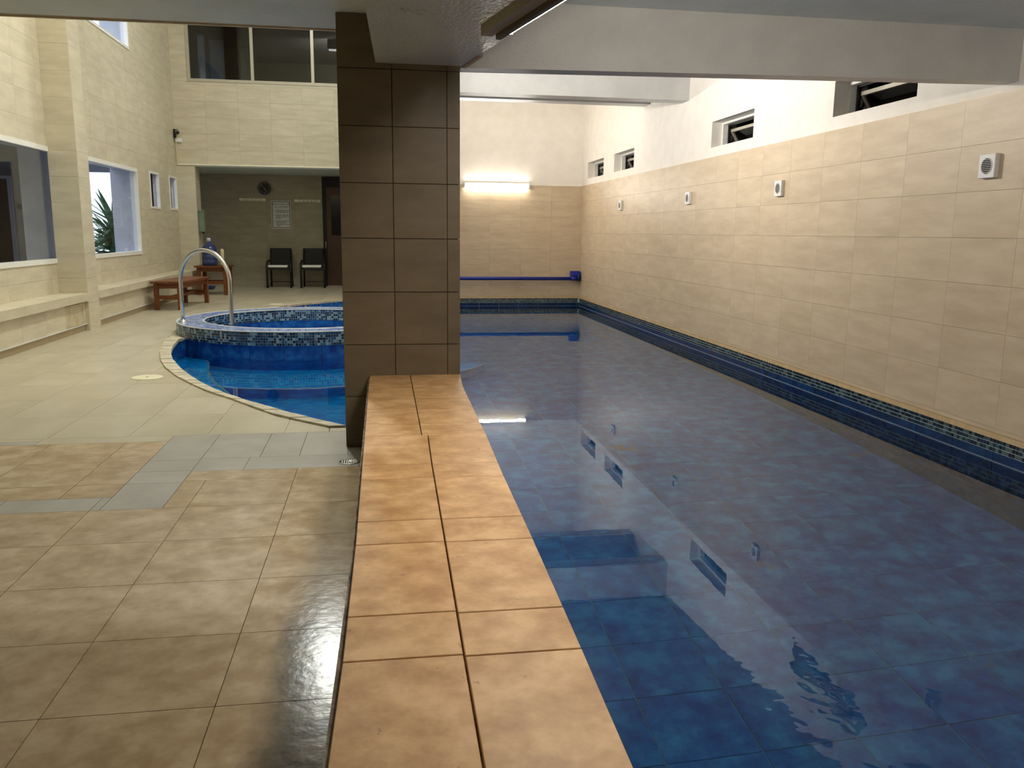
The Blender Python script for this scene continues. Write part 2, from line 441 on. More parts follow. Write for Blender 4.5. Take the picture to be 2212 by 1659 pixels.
def floor_tile(mat, x0, x1, y0, y1, gap=.0026):
    """one floor tile, trimmed to the pool side where needed"""
    x0 += gap/2; x1 -= gap/2; y0 += gap/2; y1 -= gap/2
    if y1 > 5.21 and y0 < YF:
        ylst = rng(y0, y1, 14)
        mn = min(x_out(max(5.215, y)) for y in ylst)
        if x0 >= max(x_out(max(5.215,y)) for y in ylst): return
        if mn < x1:
            xs = [min(x1, x_out(max(5.215,y))) for y in ylst]
            mb = MB()
            for (ya,xa),(yb,xb) in zip(zip(ylst,xs), zip(ylst[1:],xs[1:])):
                if xa > x0+.01 or xb > x0+.01:
                    xa = max(xa, x0+.001); xb = max(xb, x0+.001)
                    mb.hexa([(x0,ya,-.012),(xa,ya,-.012),(xb,yb,-.012),(x0,yb,-.012),(x0,ya,0),(xa,ya,0),(xb,yb,0),(x0,yb,0)])
            if mb.f: mb.obj('tile', mat, floor)
            return
    tile(floor, mat, x0, x1, y0, y1, -.012, 0)
xs_near = [-.06,-.445,-.87,-1.28,-1.69,-2.10,-2.51,-2.92,-3.33,-3.56]
ys_near = [-1.25,-.83,-.42,0.0,.415,.83,1.245,1.66,2.073,2.48,2.895,3.315,3.735]
for i in range(len(xs_near)-1):
    for j in range(len(ys_near)-1):
        floor_tile(SAND, xs_near[i+1], xs_near[i], ys_near[j], ys_near[j+1])
for (a,b,c,d) in [(-.445,-.06,3.735,4.14),(-.87,-.445,3.735,4.145),(-.975,-.87,3.735,4.145),
                  (-.445,-.06,4.14,4.315),(-.975,-.445,4.145,4.315)]:
    floor_tile(SAND, a, b, c, d)
xs_u = [-1.24,-1.47,-1.88,-2.29,-2.70,-3.11,-3.56]
for i in range(len(xs_u)-1):
    for (c,d) in ((3.92,4.125),(4.125,4.545),(4.545,4.97)):
        floor_tile(SAND, xs_u[i+1], xs_u[i], c, d)
for (a,b,c,d) in [(-1.24,-.975,3.735,4.125),(-1.24,-.975,4.125,4.33),(-1.24,-.975,4.33,4.545),(-1.24,-.975,4.545,5.11),
                  (-.975,-.72,4.315,4.56),(-.72,-.06,4.315,4.56),(-.975,-.67,4.56,5.11),(-.67,-.46,4.56,5.11),(-.46,-.20,4.56,5.11),
                  (-.20,-.06,4.56,4.72),
                  (-1.28,-1.24,3.735,3.92),(-1.69,-1.28,3.735,3.92),(-2.10,-1.69,3.735,3.92),(-2.51,-2.10,3.735,3.92)]:
    floor_tile(GREYT, a, b, c, d)
for (a,b) in ((-2.92,-2.51),(-3.33,-2.92),(-3.56,-3.33)): floor_tile(SAND, a, b, 3.735, 3.92)
floor_tile(GREYT, -2.35, -1.97, 4.97, 5.05)
for (a,b,c,d) in [(-1.97,-1.24,4.97,5.11),(-3.56,-2.35,4.97,5.05),(-3.56,-1.97,5.05,5.11)]:
    floor_tile(SMOOTH, a, b, c, d)
xb_ = [-.15,-.60,-1.05,-1.50,-1.95,-2.40,-2.85,-3.30,-3.56]
yb_ = [5.11+.6*k for k in range(20)] + [17.05]
yb_ = [y for y in yb_ if y <= 17.05]
for i in range(len(xb_)-1):
    for j in range(len(yb_)-1):
        floor_tile(SMOOTH, xb_[i+1], xb_[i], yb_[j], yb_[j+1], gap=.002)
for i in range(9):
    for j in range(4):
        x0 = -4.2+.45*i
        y0 = 17.05+.55*j
        floor_tile(SMOOTH, x0, x0+.45, y0, min(19.1, y0+.55), gap=.003)
tile(floor, SMOOTH, -.33, -.06, 5.112, 5.208, -.012, 0)

# ---- coping stones along the curved pool edge
cs = empty('pool_edge', (0,0,0), 'curved band of pale coping stones along the deck side of the pool', 'pool edge', kind='structure')
def path_pts(tabf, ya, yb, n): return [(tabf(y), y) for y in rng(ya, yb, n)]
yy = rng(5.215, 9.80, 34)
for a, b in zip(yy, yy[1:]):
    d = .004
    a2, b2 = a+d, b-d
    ia, ib, oa, ob = x_in(min(a2,9.99)), x_in(min(b2,9.99)), x_out(min(a2,9.99)), x_out(min(b2,9.99))
    h = .012 + .005*random.random()
    MB().hexa([(oa+.003,a2,-.02),(ia+.01,a2,-.02),(ib+.01,b2,-.02),(ob+.003,b2,-.02),(oa+.003,a2,h),(ia+.01,a2,h),(ib+.01,b2,h),(ob+.003,b2,h)]).obj('coping_stone', EDGE, cs)
yy = rng(12.15, 15.9, 22)
for a, b in zip(yy, yy[1:]):
    a2, b2 = a+.004, b-.004; h = .012
    MB().hexa([(x_in(a2)-.10,a2,-.02),(x_in(a2)+.01,a2,-.02),(x_in(b2)+.01,b2,-.02),(x_in(b2)-.10,b2,-.02),
               (x_in(a2)-.10,a2,h),(x_in(a2)+.01,a2,h),(x_in(b2)+.01,b2,h),(x_in(b2)-.10,b2,h)]).obj('coping_stone', EDGE, cs)

# ---- pool basin
pool = empty('pool_basin', (1.5,6,-1.3), 'blue tiled basin of the indoor pool', 'pool', kind='structure')
pool.location = (0,0,0)
MB().box(-2.7, 3.9, -1.5, 16.0, ZB-.12, ZB-.006).obj('bed', POOLBED, pool)
TS = .392
cells = []
for i in range(-10, 9):
    for j in range(-11, 36):
        x0 = 1.045 + i*TS - TS; y0 = 2.74 + j*TS - TS
        x0c, x1c = max(x0, -2.6), min(x0+TS, XR); y0c, y1c = max(y0, -1.4), min(y0+TS, 15.92)
        if x1c-x0c < .03 or y1c-y0c < .03: continue
        if x1c <= .36 and y1c < 5.0: continue
        if y0c > 5 and x1c < x_in((y0c+y1c)/2)-.5 : continue
        cells.append(((x0c**2 + y0c**2) if y0c > 1.2 else 999, x0c, x1c, y0c, y1c))
cells.sort()
g = .005
for c in cells[:299]:
    tile(pool, BLUEL if c[2] < -.1 else BLUEF, c[1]+g/2, c[2]-g/2, c[3]+g/2, c[4]-g/2, ZB-.012, ZB)
    mb = MB()
for c in cells[299:]: mb.box(c[1]+g/2, c[2]-g/2, c[3]+g/2, c[4]-g/2, ZB-.012, ZB)
o = mb.obj('far_floor_tiles', BLUEF, pool); o['kind'] = 'stuff'
# pool side walls
def blue_rows(front, th, axis, u0, u1, uo, rows):
    for (z0, z1) in rows:
        tile_wall(pool, BLUER, axis, front, th, u0, u1, z0, z1, .385, z1-z0, uo=uo, vo=z0, gap=.005, name='wall_tile')
tp = .3875
blue_rows(XR-.006, .012, 'x', -1.5, 15.93, 4.599, [(-.50,-.115),(-.89,-.50),(-1.28,-.89)])
blue_rows(YF-.006, .012, 'y', -.1, XR-.006, 1.47+.0, [(-.50,-.115),(-.89,-.50),(-1.28,-.89)])
MB().box(XR+.006, XR+.2, -1.5, 16.1, -1.4, -.02).box(-.3, XR+.2, YF+.006, YF+.2, -1.4, -.02).obj('side_wall', GROUTW, pool)
MB().box(XR-.0085, XR-.006, -1.5, 15.9, ZW-.002, ZW+.006).box(-.1, XR-.01, YF-.0085, YF-.006, ZW-.002, ZW+.004).obj('scale_line', plain('lime_scale', (120,138,160), .5), pool)
MB().box(-2.26,-2.135,9.94,10.06,-1.28,-.02).obj('corner_tile', BLUE, pool)
# curved deck-side wall, tile by tile
def curve_tiles(fx, ya, yb, seg, zrows, parent, mat, th=.012, name='wall_tile'):
    pts = [Vector((fx(y), y)) for y in rng(ya, yb, 120)]
    cum = [0]
    for a, b in zip(pts, pts[1:]): cum.append(cum[-1]+(b-a).length)
    def at(s):
        for i in range(len(cum)-1):
            if s <= cum[i+1]: return pts[i].lerp(pts[i+1], (s-cum[i])/max(1e-9, cum[i+1]-cum[i]))
        return pts[-1]
    s0 = 0
    while s0 < cum[-1]-.02:
        s1 = min(s0+seg, cum[-1])
        P = [at(s) for s in rng(s0+.003, s1-.003, 4)]
        for (z0, z1) in zrows:
            m_ = MB()
            for a, b in zip(P, P[1:]):
                d = (b-a).normalized(); nrm = Vector((d.y, -d.x))*th
                m_.hexa([(a.x-nrm.x,a.y-nrm.y,z0+.003),(a.x,a.y,z0+.003),(b.x,b.y,z0+.003),(b.x-nrm.x,b.y-nrm.y,z0+.003),
                         (a.x-nrm.x,a.y-nrm.y,z1-.003),(a.x,a.y,z1-.003),(b.x,b.y,z1-.003),(b.x-nrm.x,b.y-nrm.y,z1-.003)])
            m_.obj(name, mat, parent)
        s0 = s1
curve_tiles(x_in, 5.22, 10.0, .385, [(-.40,-.015),(-.84,-.40),(-1.28,-.84)], pool, BLUE)
curve_tiles(x_in, 12.15, 15.93, .385, [(-.40,-.015),(-.84,-.40)], pool, BLUE)
mb = MB(); strip(mb, rng(5.22,10.0,30), lambda y:x_in(y)-.2, lambda y:x_in(y)-.013, -1.35, -.1)
strip(mb, rng(12.15,15.9,20), lambda y:x_in(y)-.2, lambda y:x_in(y)-.013, -1.35, -.1)
mb.obj('deck_side_wall', GROUTW, pool)
# steps in front of the tub
E1 = [(-1.95,9.62),(-1.89,9.45),(-1.83,9.15),(-1.79,8.9),(-1.64,8.35),(-1.47,7.9),(-1.31,7.5),(-1.16,7.1),(-1.02,6.75),(-.9,6.4),(-.85,6.1)]
step1 = E1 + [(lerp_tab(IN,y)-.05, y) for y in rng(5.95, 9.9, 16)]
MB().prism(list(reversed(step1)), ZB, -.42).obj('step', BLUEL, pool)
MB().tube([(x,y,-.42) for x,y in E1], .012, 8).obj('step_edge', GROUTW, pool)
arc = [(TC[0]+2.45*math.cos(a), TC[1]+2.45*math.sin(a)) for a in rng(math.radians(215), math.radians(330), 24)]
arci = [(TC[0]+1.3*math.cos(a), TC[1]+1.3*math.sin(a)) for a in rng(math.radians(330), math.radians(215), 24)]
MB().prism(arc+arci, ZB, -.85).obj('step', BLUEL, pool)
MB().tube([(x,y,-.85) for x,y in arc], .012, 8).obj('step_edge', GROUTW, pool)
sj = MB()
for k in range(11):
    a = math.radians(224+9.6*k)
    sj.bar((TC[0]+1.45*math.cos(a),TC[1]+1.45*math.sin(a),-.849),(TC[0]+2.44*math.cos(a),TC[1]+2.44*math.sin(a),-.849),.006,.004)
sj.obj('step_joints', GROUTW, pool)
# water
wp = [(.40,-1.5),(XR-.004,-1.5),(XR-.004,YF-.004)] + [(x_in(y),y) for y in rng(15.93,12.15,24)]
wp += [(TC[0]+(TR-.06)*math.cos(a), TC[1]+(TR-.06)*math.sin(a)) for a in rng(math.radians(119), math.radians(-148.5), 50)]
wp += [(x_in(y),y) for y in rng(9.97,5.22,24)] + [(-.2,5.19),(.42,5.19)]
seen = []
mb = MB(); mb.add([(x,y,ZW) for x,y in wp], [tuple(range(len(wp)))])
water = mb.obj('pool_water', WATER)
tag(water, 'still clear water filling the pool, mirroring the white wall and its windows', 'water', kind='structure')

# ---- mosaic builder: chips laid on a parametric band
PAL_R = [(20,34,50),(34,60,72),(60,86,92),(24,46,70),(14,22,34),(84,104,104)]
PAL_L = [(22,50,90),(60,105,140),(120,160,185),(18,30,56),(40,80,120),(150,180,195),(30,64,104)]
def mosaic(name, fpos, n_u, rows, chip_u, chip_v, pal, parent, th=.003, gap=.16):
    """fpos(u,v,off)->point ; u in chips, v in rows"""
    m_ = MB(); cols_ = []
    for i in range(n_u):
        for j in range(rows):
            u0, u1, v0, v1 = i+gap/2, i+1-gap/2, j+gap/2, j+1-gap/2
            p = [fpos(u0,v0,th), fpos(u1,v0,th), fpos(u1,v1,th), fpos(u0,v1,th)]
            q = [fpos(u0,v0,-th), fpos(u1,v0,-th), fpos(u1,v1,-th), fpos(u0,v1,-th)]
            m_.add(q+p, [(4,5,6,7),(0,1,5,4),(1,2,6,5),(2,3,7,6),(3,0,4,7)])
            c = srgb(random.choice(pal)); cols_ += [c]*5
    o = m_.obj(name, MOSM, parent, cols_); o['kind'] = 'stuff'; return o
wm = empty('mosaic_border', (0,0,0), 'thin dark mosaic border with beige bullnose running along the right pool wall', 'mosaic border', kind='structure')
nR = int((15.93+1.5)/.028)
mosaic('mosaic', lambda u,v,o: (XR-.008-o, -1.5+u*.028, -.115+v*.0283), nR, 3, 0,0, PAL_R, wm)
nF = int(3.9/.028)
mosaic('mosaic', lambda u,v,o: (-.1+u*.028, YF-.008-o, -.115+v*.0283), nF, 3, 0,0, PAL_R, wm)
MB().box(XR-.008, XR+.01, -1.5, YF, -.117, -.028).box(-.1, XR, YF-.008, YF+.01, -.117, -.028).obj('backing', MGROUT, wm)
MB().box(XR-.022, XR+.01, -1.5, YF, -.030, .004).obj('bullnose', BULL, wm)
MB().box(-.1, XR-.022, YF-.022, YF+.01, -.030, .004).obj('bullnose', BULL, wm)

# ---- hot tub
tub = empty('hot_tub', (0,0,0), 'round raised hot tub faced with blue mosaic beside the curved pool edge', 'hot tub')
nc = int(2*math.pi*TR/.029)
def cyl(r, z0, dz, nu, sgn=1):
    return lambda u,v,o: (TC[0]+(r+sgn*o)*math.cos(2*math.pi*u/nu), TC[1]+(r+sgn*o)*math.sin(2*math.pi*u/nu), z0+v*dz)
mosaic('outer_mosaic', cyl(TR, -.02, .029, nc), nc, 5, 0,0, PAL_L, tub)
ni = int(2*math.pi*TRI/.029)
def cyl_in(u,v,o): 
    return (TC[0]+(TRI-o)*math.cos(-2*math.pi*u/ni), TC[1]+(TRI-o)*math.sin(-2*math.pi*u/ni), -.02+v*.029)
mosaic('inner_mosaic', cyl_in, ni, 5, 0,0, PAL_L, tub)
nt_ = int(2*math.pi*1.35/.032)
PAL_T = [(120,145,205),(140,165,220),(165,188,230),(100,125,190),(185,200,232)]
mosaic('rim_mosaic', lambda u,v,o: (TC[0]+(TRI+.015+v*.0305)*math.cos(2*math.pi*u/nt_), TC[1]+(TRI+.015+v*.0305)*math.sin(2*math.pi*u/nt_), .132+o), nt_, 9, 0,0, PAL_T, tub, gap=.1)
def ring_poly(r0, r1, z0, z1, n=96):
    m_ = MB(); vs_ = []
    for k in range(n):
        a = 2*math.pi*k/n; c, s_ = math.cos(a), math.sin(a)
        vs_ += [(TC[0]+r0*c,TC[1]+r0*s_,z0),(TC[0]+r1*c,TC[1]+r1*s_,z0),(TC[0]+r1*c,TC[1]+r1*s_,z1),(TC[0]+r0*c,TC[1]+r0*s_,z1)]
    fs = []
    for k in range(n):
        a = k*4; b = ((k+1)%n)*4
        for q in ((0,1),(1,2),(2,3),(3,0)): fs.append((a+q[0], b+q[0], b+q[1], a+q[1]))
    m_.add(vs_, fs, True); return m_
def flat(o):
    for p in o.data.polygons: p.use_smooth = False
    return o
flat(ring_poly(TRI+.001, TR-.001, -.02, .132).obj('rim_body', MGROUT, tub))
flat(ring_poly(TRI+.02, TR-.075, -1.28, -.02).obj('shell', GROUTW, tub))
def ring_line(r, z, rr): return MB().tube([(TC[0]+r*math.cos(a), TC[1]+r*math.sin(a), z) for a in rng(0, 2*math.pi, 96)], rr, 8, cap=False)
ring_line(TR+.001, .131, .007).obj('edge_trim', TRIMW, tub)
ring_line(TRI, .131, .009).obj('edge_trim', TRIMW, tub)
nT = 23
for k in range(nT):
    a0 = 2*math.pi*k/nT+.002; a1 = 2*math.pi*(k+1)/nT-.002
    for (r, sg) in ((TR-.06, 1), (TRI+.006, -1)):
        m_ = MB(); th = .014*sg
        for b0, b1 in zip(rng(a0,a1,4), rng(a0,a1,4)[1:]):
            P = []
            for z in (-.40, -.022):
                for (rr, aa) in ((r-th,b0),(r,b0),(r,b1),(r-th,b1)): P.append((TC[0]+rr*math.cos(aa), TC[1]+rr*math.sin(aa), z))
            m_.hexa(P)
        m_.obj('tile', BLUE, tub)
flat(ring_poly(TR-.075, TR-.062, -1.28, -.405).obj('lower_tiles', BLUE, tub))
flat(ring_poly(TRI+.0, TRI+.02, -.9, -.405).obj('lower_tiles', BLUE, tub))
flat(ring_poly(.8, TRI+.01, -.9, -.45).obj('inner_seat', BLUEL, tub))
MB().lathe([(1.25,-.95),(1.25,-.9)], (TC[0],TC[1],0), 48).obj('bottom', BLUEL, tub)
tw = MB(); tw.add([(TC[0]+(TRI+.004)*math.cos(a), TC[1]+(TRI+.004)*math.sin(a), -.11) for a in rng(0,2*math.pi,64)[:-1]], [tuple(range(64))])
tw = tw.obj('tub_water', WATER); tag(tw, 'clear water inside the round hot tub', 'water', kind='structure')

# ---- right wall: plaster with four window openings, cream tiles below
WR = [(5.745,6.89),(8.455,9.58),(12.63,13.74),(14.40,15.525)]
wr = empty('wall_right', (0,0,0), 'long right wall, cream tiles below and white plaster with small windows above', 'wall', kind='structure')
holes = [(a,b,2.215,2.505) for a,b in WR]
wall_boxes('x', XR, XR+.30, rects_minus((-1.5,16.24,-.02,4.6), holes)).obj('plaster', PLASTER, wr)
tile_wall(wr, WALLT_R, 'x', XR-.012, .014, -1.5, YF-.012, .006, 2.105, .593, .2955, uo=4.60, vo=.035, gap=.0016, stagger=.0)
# ---- far wall behind the pool
wf = empty('wall_far', (0,0,0), 'far wall behind the pool, beige tiles with white plaster above', 'wall', kind='structure')
MB().box(-.05, XR+.3, YF, YF+.2, -.02, 4.6).obj('plaster', PLASTER, wf)
tile_wall(wf, WALLT_R, 'y', YF-.012, .014, -.05, XR-.012, .006, 2.10, .593, .2955, uo=XR, vo=.035, gap=.0016)

# ---- left wall: column, ledge bench, windows
WLH = [(8.2,10.90,.805,2.14),(11.6,14.36,.815,2.15),(15.10,15.70,1.555,2.17),(16.44,17.0,1.565,2.18),(11.6,14.37,3.935,5.0)]
wl = empty('wall_left', (0,0,0), 'tall left wall of beige tiles with large and small windows', 'wall', kind='structure')
wall_boxes('x', XL-.40, XL-.012, rects_minus((-1.5,17.05,-.14,6.6), WLH)).obj('core', EXT, wl)
tile_wall(wl, WALLT, 'x', XL, -.012, 5.2, YL, .45, 6.5, .593, .2955, uo=YL, vo=.035, holes=WLH, gap=.0016)
MB().box(XL-.012, XL, -1.5, 5.2, .0, 2.36).obj('near_panel', WALLT, wl)
colm = empty('wall_column', (0,0,0), 'beige tiled column standing out from the left wall between two windows', 'column', kind='structure')
MB().box(XL, -3.49, 10.71, 11.09, 0, 6.5).obj('core', GROUTL, colm)
tile_wall(colm, WALLT, 'y', 10.70, .012, XL, -3.48, 0, 6.5, .593, .2955, uo=XL, vo=.035, gap=.0016)
tile_wall(colm, WALLT, 'x', -3.48, -.012, 10.712, 11.09, 0, 6.5, .593, .2955, uo=10.70, vo=.035, gap=.0016)
def ledge(y0, y1, lab, hatch=None):
    e = empty('ledge_bench', (0,0,0), lab, 'ledge bench', kind='structure')
    MB().box(XL, -3.535, y0, y1, 0, .356).obj('core', GROUTL, e)
    n = max(1, round((y1-y0)/.6)); L_ = (y1-y0)/n
    for k in range(n):
        a, b = y0+k*L_+.0015, y0+(k+1)*L_-.0015
        tile(e, WALLT, XL, -3.485, a, b, .44, .45, 'seat_tile')
        tile(e, WALLT, -3.485, -3.475, a, b, .356, .45, 'edge_tile')
        if hatch and b > hatch[0] and a < hatch[1]:
            if a < hatch[0]: tile(e, WALLT, -3.535, -3.522, a, hatch[0]-.006, .088, .354, 'panel_tile')
            if b > hatch[1]: tile(e, WALLT, -3.535, -3.522, hatch[1]+.006, b, .088, .354, 'panel_tile')
        else: tile(e, WALLT, -3.535, -3.522, a, b, .088, .354, 'panel_tile')
    MB().box(XL, -3.486, y0, y1, .356, .439).obj('seat_slab', GROUTL, e)
    MB().box(-3.56, -3.50, y0, y1, .080, .087).obj('ledge_trim', TRIMW, e)
    MB().box(-3.57, -3.55, y0, y1, 0, .080).obj('toe_kick', WALLT, e)
    if hatch:
        h_ = MB().box(-3.534, -3.524, hatch[0], hatch[1], .092, .335).obj('access_hatch', surf('stained_hatch', (196,186,158), (176,150,100), scale=9, contrast=(.5,.7)), e); h_['label'] = 'small stained access hatch'
    return e
ledge(-1.5, 10.70, 'long built-in ledge bench under the nearest left window', (10.05, 10.62))
ledge(11.09, YL, 'built-in ledge bench beyond the wall column, behind the wooden bench')

# windows of the left wall
def frame_x(parent, x, y0, y1, z0, z1, t, d, mat, name='frame'):
    m_ = MB(); m_.box(x-d, x, y0, y1, z0, z0+t).box(x-d, x, y0, y1, z1-t, z1).box(x-d, x, y0, y0+t, z0+t, z1-t).box(x-d, x, y1-t, y1, z0+t, z1-t)
    return m_.obj(name, mat, parent)
def win_left(n, h, t, lab, pane=True):
    e = empty('window_%d' % n, (XL, (h[0]+h[1])/2, h[2]), lab, 'window', kind='structure'); e.location = (0,0,0)
    frame_x(e, XL+.012, h[0]-.002, h[1]+.002, h[2]-.002, h[3]+.002, t, .05, WHITE)
    if pane: MB().box(XL-.045, XL-.038, h[0]+t-.004, h[1]-t+.004, h[2]+t-.004, h[3]-t+.004).obj('pane', GLASS, e)
    return e
win_left(1, WLH[0], .055, 'large square window nearest the camera in the left wall, white frame')
win_left(2, WLH[1], .055, 'large window beyond the column showing green yucca leaves')
win_left(5, WLH[4], .04, 'high window above the yucca window in the left wall')
for n, h, lab in ((3, WLH[2], 'first narrow slot window after the yucca window'), (4, WLH[3], 'second narrow slot window, next to the far corner')):
    e = win_left(n, h, .035, lab, pane=False)
    frame_x(e, XL-.10, h[0]+.004, h[1]-.004, h[2]+.004, h[3]-.004, .016, .025, BLACKM, 'inner_frame')
    s = MB()
    y0, y1 = h[0]+.03, h[1]-.03
    top = (XL-.13, h[3]-.05); bot = (XL-.34, h[3]-.33)
    s.bar((top[0],y0,top[1]),(bot[0],y0,bot[1]),.018,.018).bar((top[0],y1,top[1]),(bot[0],y1,bot[1]),.018,.018)
    s.bar((top[0],y0,top[1]),(top[0],y1,top[1]),.02,.03).bar((bot[0],y0,bot[1]),(bot[0],y1,bot[1]),.02,.02)
    sash = s.obj('sash', BLACKM, e)
    MB().bar((XL-.13,y1,h[3]-.30),(bot[0],y1,bot[1]),.012,.012).bar((XL-.13,y1,h[2]+.05),(XL-.13,y1,h[3]-.30),.012,.012).obj('stay_arm', BLACKM, sash)

# ---- exterior behind the left windows
ex = empty('exterior_court', (0,0,0), 'pale blue-grey outside walls and canopy seen through the left windows', 'outside wall', kind='structure')
XE = XL-.40
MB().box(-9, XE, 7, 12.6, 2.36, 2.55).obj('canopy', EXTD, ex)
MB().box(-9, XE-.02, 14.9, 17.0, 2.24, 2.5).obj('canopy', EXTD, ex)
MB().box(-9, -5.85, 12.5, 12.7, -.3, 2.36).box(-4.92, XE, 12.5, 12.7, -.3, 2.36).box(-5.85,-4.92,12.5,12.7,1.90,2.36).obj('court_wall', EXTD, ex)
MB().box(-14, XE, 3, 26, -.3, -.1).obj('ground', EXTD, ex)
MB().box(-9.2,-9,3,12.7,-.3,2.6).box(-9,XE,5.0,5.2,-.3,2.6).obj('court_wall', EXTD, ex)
MB().box(-5.0, XL-.16, 18.6, 18.8, -.3, 3.6).obj('white_screen_wall', PLASTER, ex)
od = empty('door_2', (0,0,0), 'dark brown outside door seen through the nearest left window', 'door', kind='structure')
MB().box(-5.80,-4.97,12.50,12.54,-.1,1.86).obj('leaf', DOORW, od)
MB().box(-5.85,-5.80,12.47,12.56,-.1,1.90).box(-4.97,-4.92,12.47,12.56,-.1,1.90).box(-5.80,-4.97,12.47,12.56,1.86,1.90).obj('frame', EXT, od)
sw = MB().box(-4.875,-4.80,12.485,12.499,1.46,1.53).obj('wall_switch', BLACKM); tag(sw, 'small dark switch on the outside wall beside the brown door', 'switch')
yu = empty('yucca', (-5.02,17.2,.95), 'green spiky yucca outside the large window past the column', 'plant')
lm = MB()
nseg = 5
for side in (-1, 1): pass
pv = []
for k in range(nseg+1):
    t = k/nseg; wv = .046*(1-t)**.6*(.55+1.2*t if t < .4 else 1.0); z = -.10*t*t
    pv += [(t, -wv, z+.012), (t, 0, z), (t, wv, z+.012)]
fs = []
for k in range(nseg):
    a = k*3; fs += [(a,a+1,a+4,a+3),(a+1,a+2,a+5,a+4)]
lm.add(pv, fs, True); leaf_me = lm.mesh('leaf', LEAF)
random.seed(3)
for k in range(190):
    o = bpy.data.objects.new('leaf', leaf_me); col.objects.link(o); o.parent = yu
    el = math.radians(random.uniform(-25, 85)); az = random.uniform(0, 2*math.pi); L_ = random.uniform(.5, .8)
    hz = random.uniform(-.45, .22)
    o.location = (0, 0, hz + .15); o.rotation_euler = (random.uniform(-.6,.6), -el, az); o.scale = (L_, 1.25, 1.0)
MB().tube([(0,0,-1.0),(.02,0,-.4),(0,0,.4)], [.09,.07,.05], 10).obj('trunk', wood('yucca_trunk', (70,55,38), (96,78,54)), yu)
pb = MB().box(-7.2,-4.35,16.1,16.7,-.1,.76).obj('planter', surf('dark_planter', (48,44,44), (62,58,58), rough=.8)); tag(pb, 'dark rectangular planter below the yucca outside the window', 'planter')
bevel(pb, .02)

# ---- far face of the left hall: gallery front, alcove
wg = empty('wall_back', (0,0,0), 'tiled gallery front over the dark alcove at the far end of the left hall', 'wall', kind='structure')
ZS = 2.41
MB().box(XL-.16, 1.2, YL+.012, YL+.35, ZS, 3.93).obj('core', GROUTL, wg)
MB().box(XL-.16, -3.50, YL+.012, YL+.35, 3.93, 6.6).obj('core', GROUTL, wg)
tile_wall(wg, WALLT, 'y', YL, .012, XL, 1.2, ZS, 3.93, .593, .2955, uo=XL, vo=.035+.002, gap=.0016)
tile_wall(wg, WALLT, 'y', YL, .012, XL, -3.50, 3.93, 6.5, .593, .2955, uo=XL, vo=.035+.002, gap=.0016)
MB().box(XL-.16, 1.2, YL+.012, YL+.35, 5.0, 6.6).obj('lintel', GROUTL, wg)
MB().box(XL, -3.472, YL+.012, YL+.40, 0, ZS).obj('pier_core', GROUTL, wg)
tile_wall(wg, WALLT, 'y', YL, .012, XL, -3.46, 0, ZS, .593, .2955, uo=XL, vo=.035, gap=.0016)
tile_wall(wg, WALLT, 'x', -3.46, -.012, YL+.012, YL+.40, 0, ZS, .593, .2955, uo=YL, vo=.035, gap=.0016)
# alcove
al = empty('wall_alcove', (0,0,0), 'dim beige back wall of the alcove with clock, hooks and rules sign', 'wall', kind='structure')
MB().box(-1.3, -.1, YB+.16, YB+.2, -.1, 2.5).box(-4.24, -1.24, YB, YB+.15, -.1, 2.5).box(-.22, .6, YB, YB+.15, -.1, 2.5).box(-1.24,-.22,YB,YB+.15,2.37,2.5).obj('core', GROUTL, al)  # first box is an added blocker behind the door, stops leaking light
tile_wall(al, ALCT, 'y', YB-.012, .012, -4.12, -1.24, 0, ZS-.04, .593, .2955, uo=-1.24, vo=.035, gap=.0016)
MB().box(-4.24, -4.12, YL+.41, YB+.1, -.1, 2.5).box(.28, .4, YL-1.15, YB+.1, -.1, 2.5).obj('end_wall', WALLT, al)
MB().box(.28, .4, 16.0, 17.2, -.1, 6.6).obj('end_wall_upper', WALLT, al)
ca = MB().box(-4.24, .6, YL+.02, YB+.2, ZS-.02, ZS+.1).obj('ceiling_alcove', CEILP); tag(ca, 'low ceiling of the far alcove', 'ceiling', kind='structure')
# alcove door
dr = empty('door_1', (0,0,0), 'dark brown wooden door at the right end of the alcove', 'door', kind='structure')
MB().box(-1.24,-1.16,YB-.03,YB+.05,0,2.37).box(-.30,-.22,YB-.03,YB+.05,0,2.37).box(-1.16,-.30,YB-.03,YB+.05,2.15,2.37).obj('frame', plain('black_frame', (20,16,14), .6), dr)
lf = MB().box(-1.16,-.30,YB-.005,YB+.04,0.01,2.15).obj('leaf', DOORW, dr)
MB().box(-1.06,-.42,YB-.012,YB-.004,1.12,1.98).obj('dark_glass', plain('black_glass', (8,9,9), .15), lf)
MB().bar((-1.185,YB-.05,.84),(-1.185,YB-.05,.98),.015,.02).obj('handle', CHROME, lf)

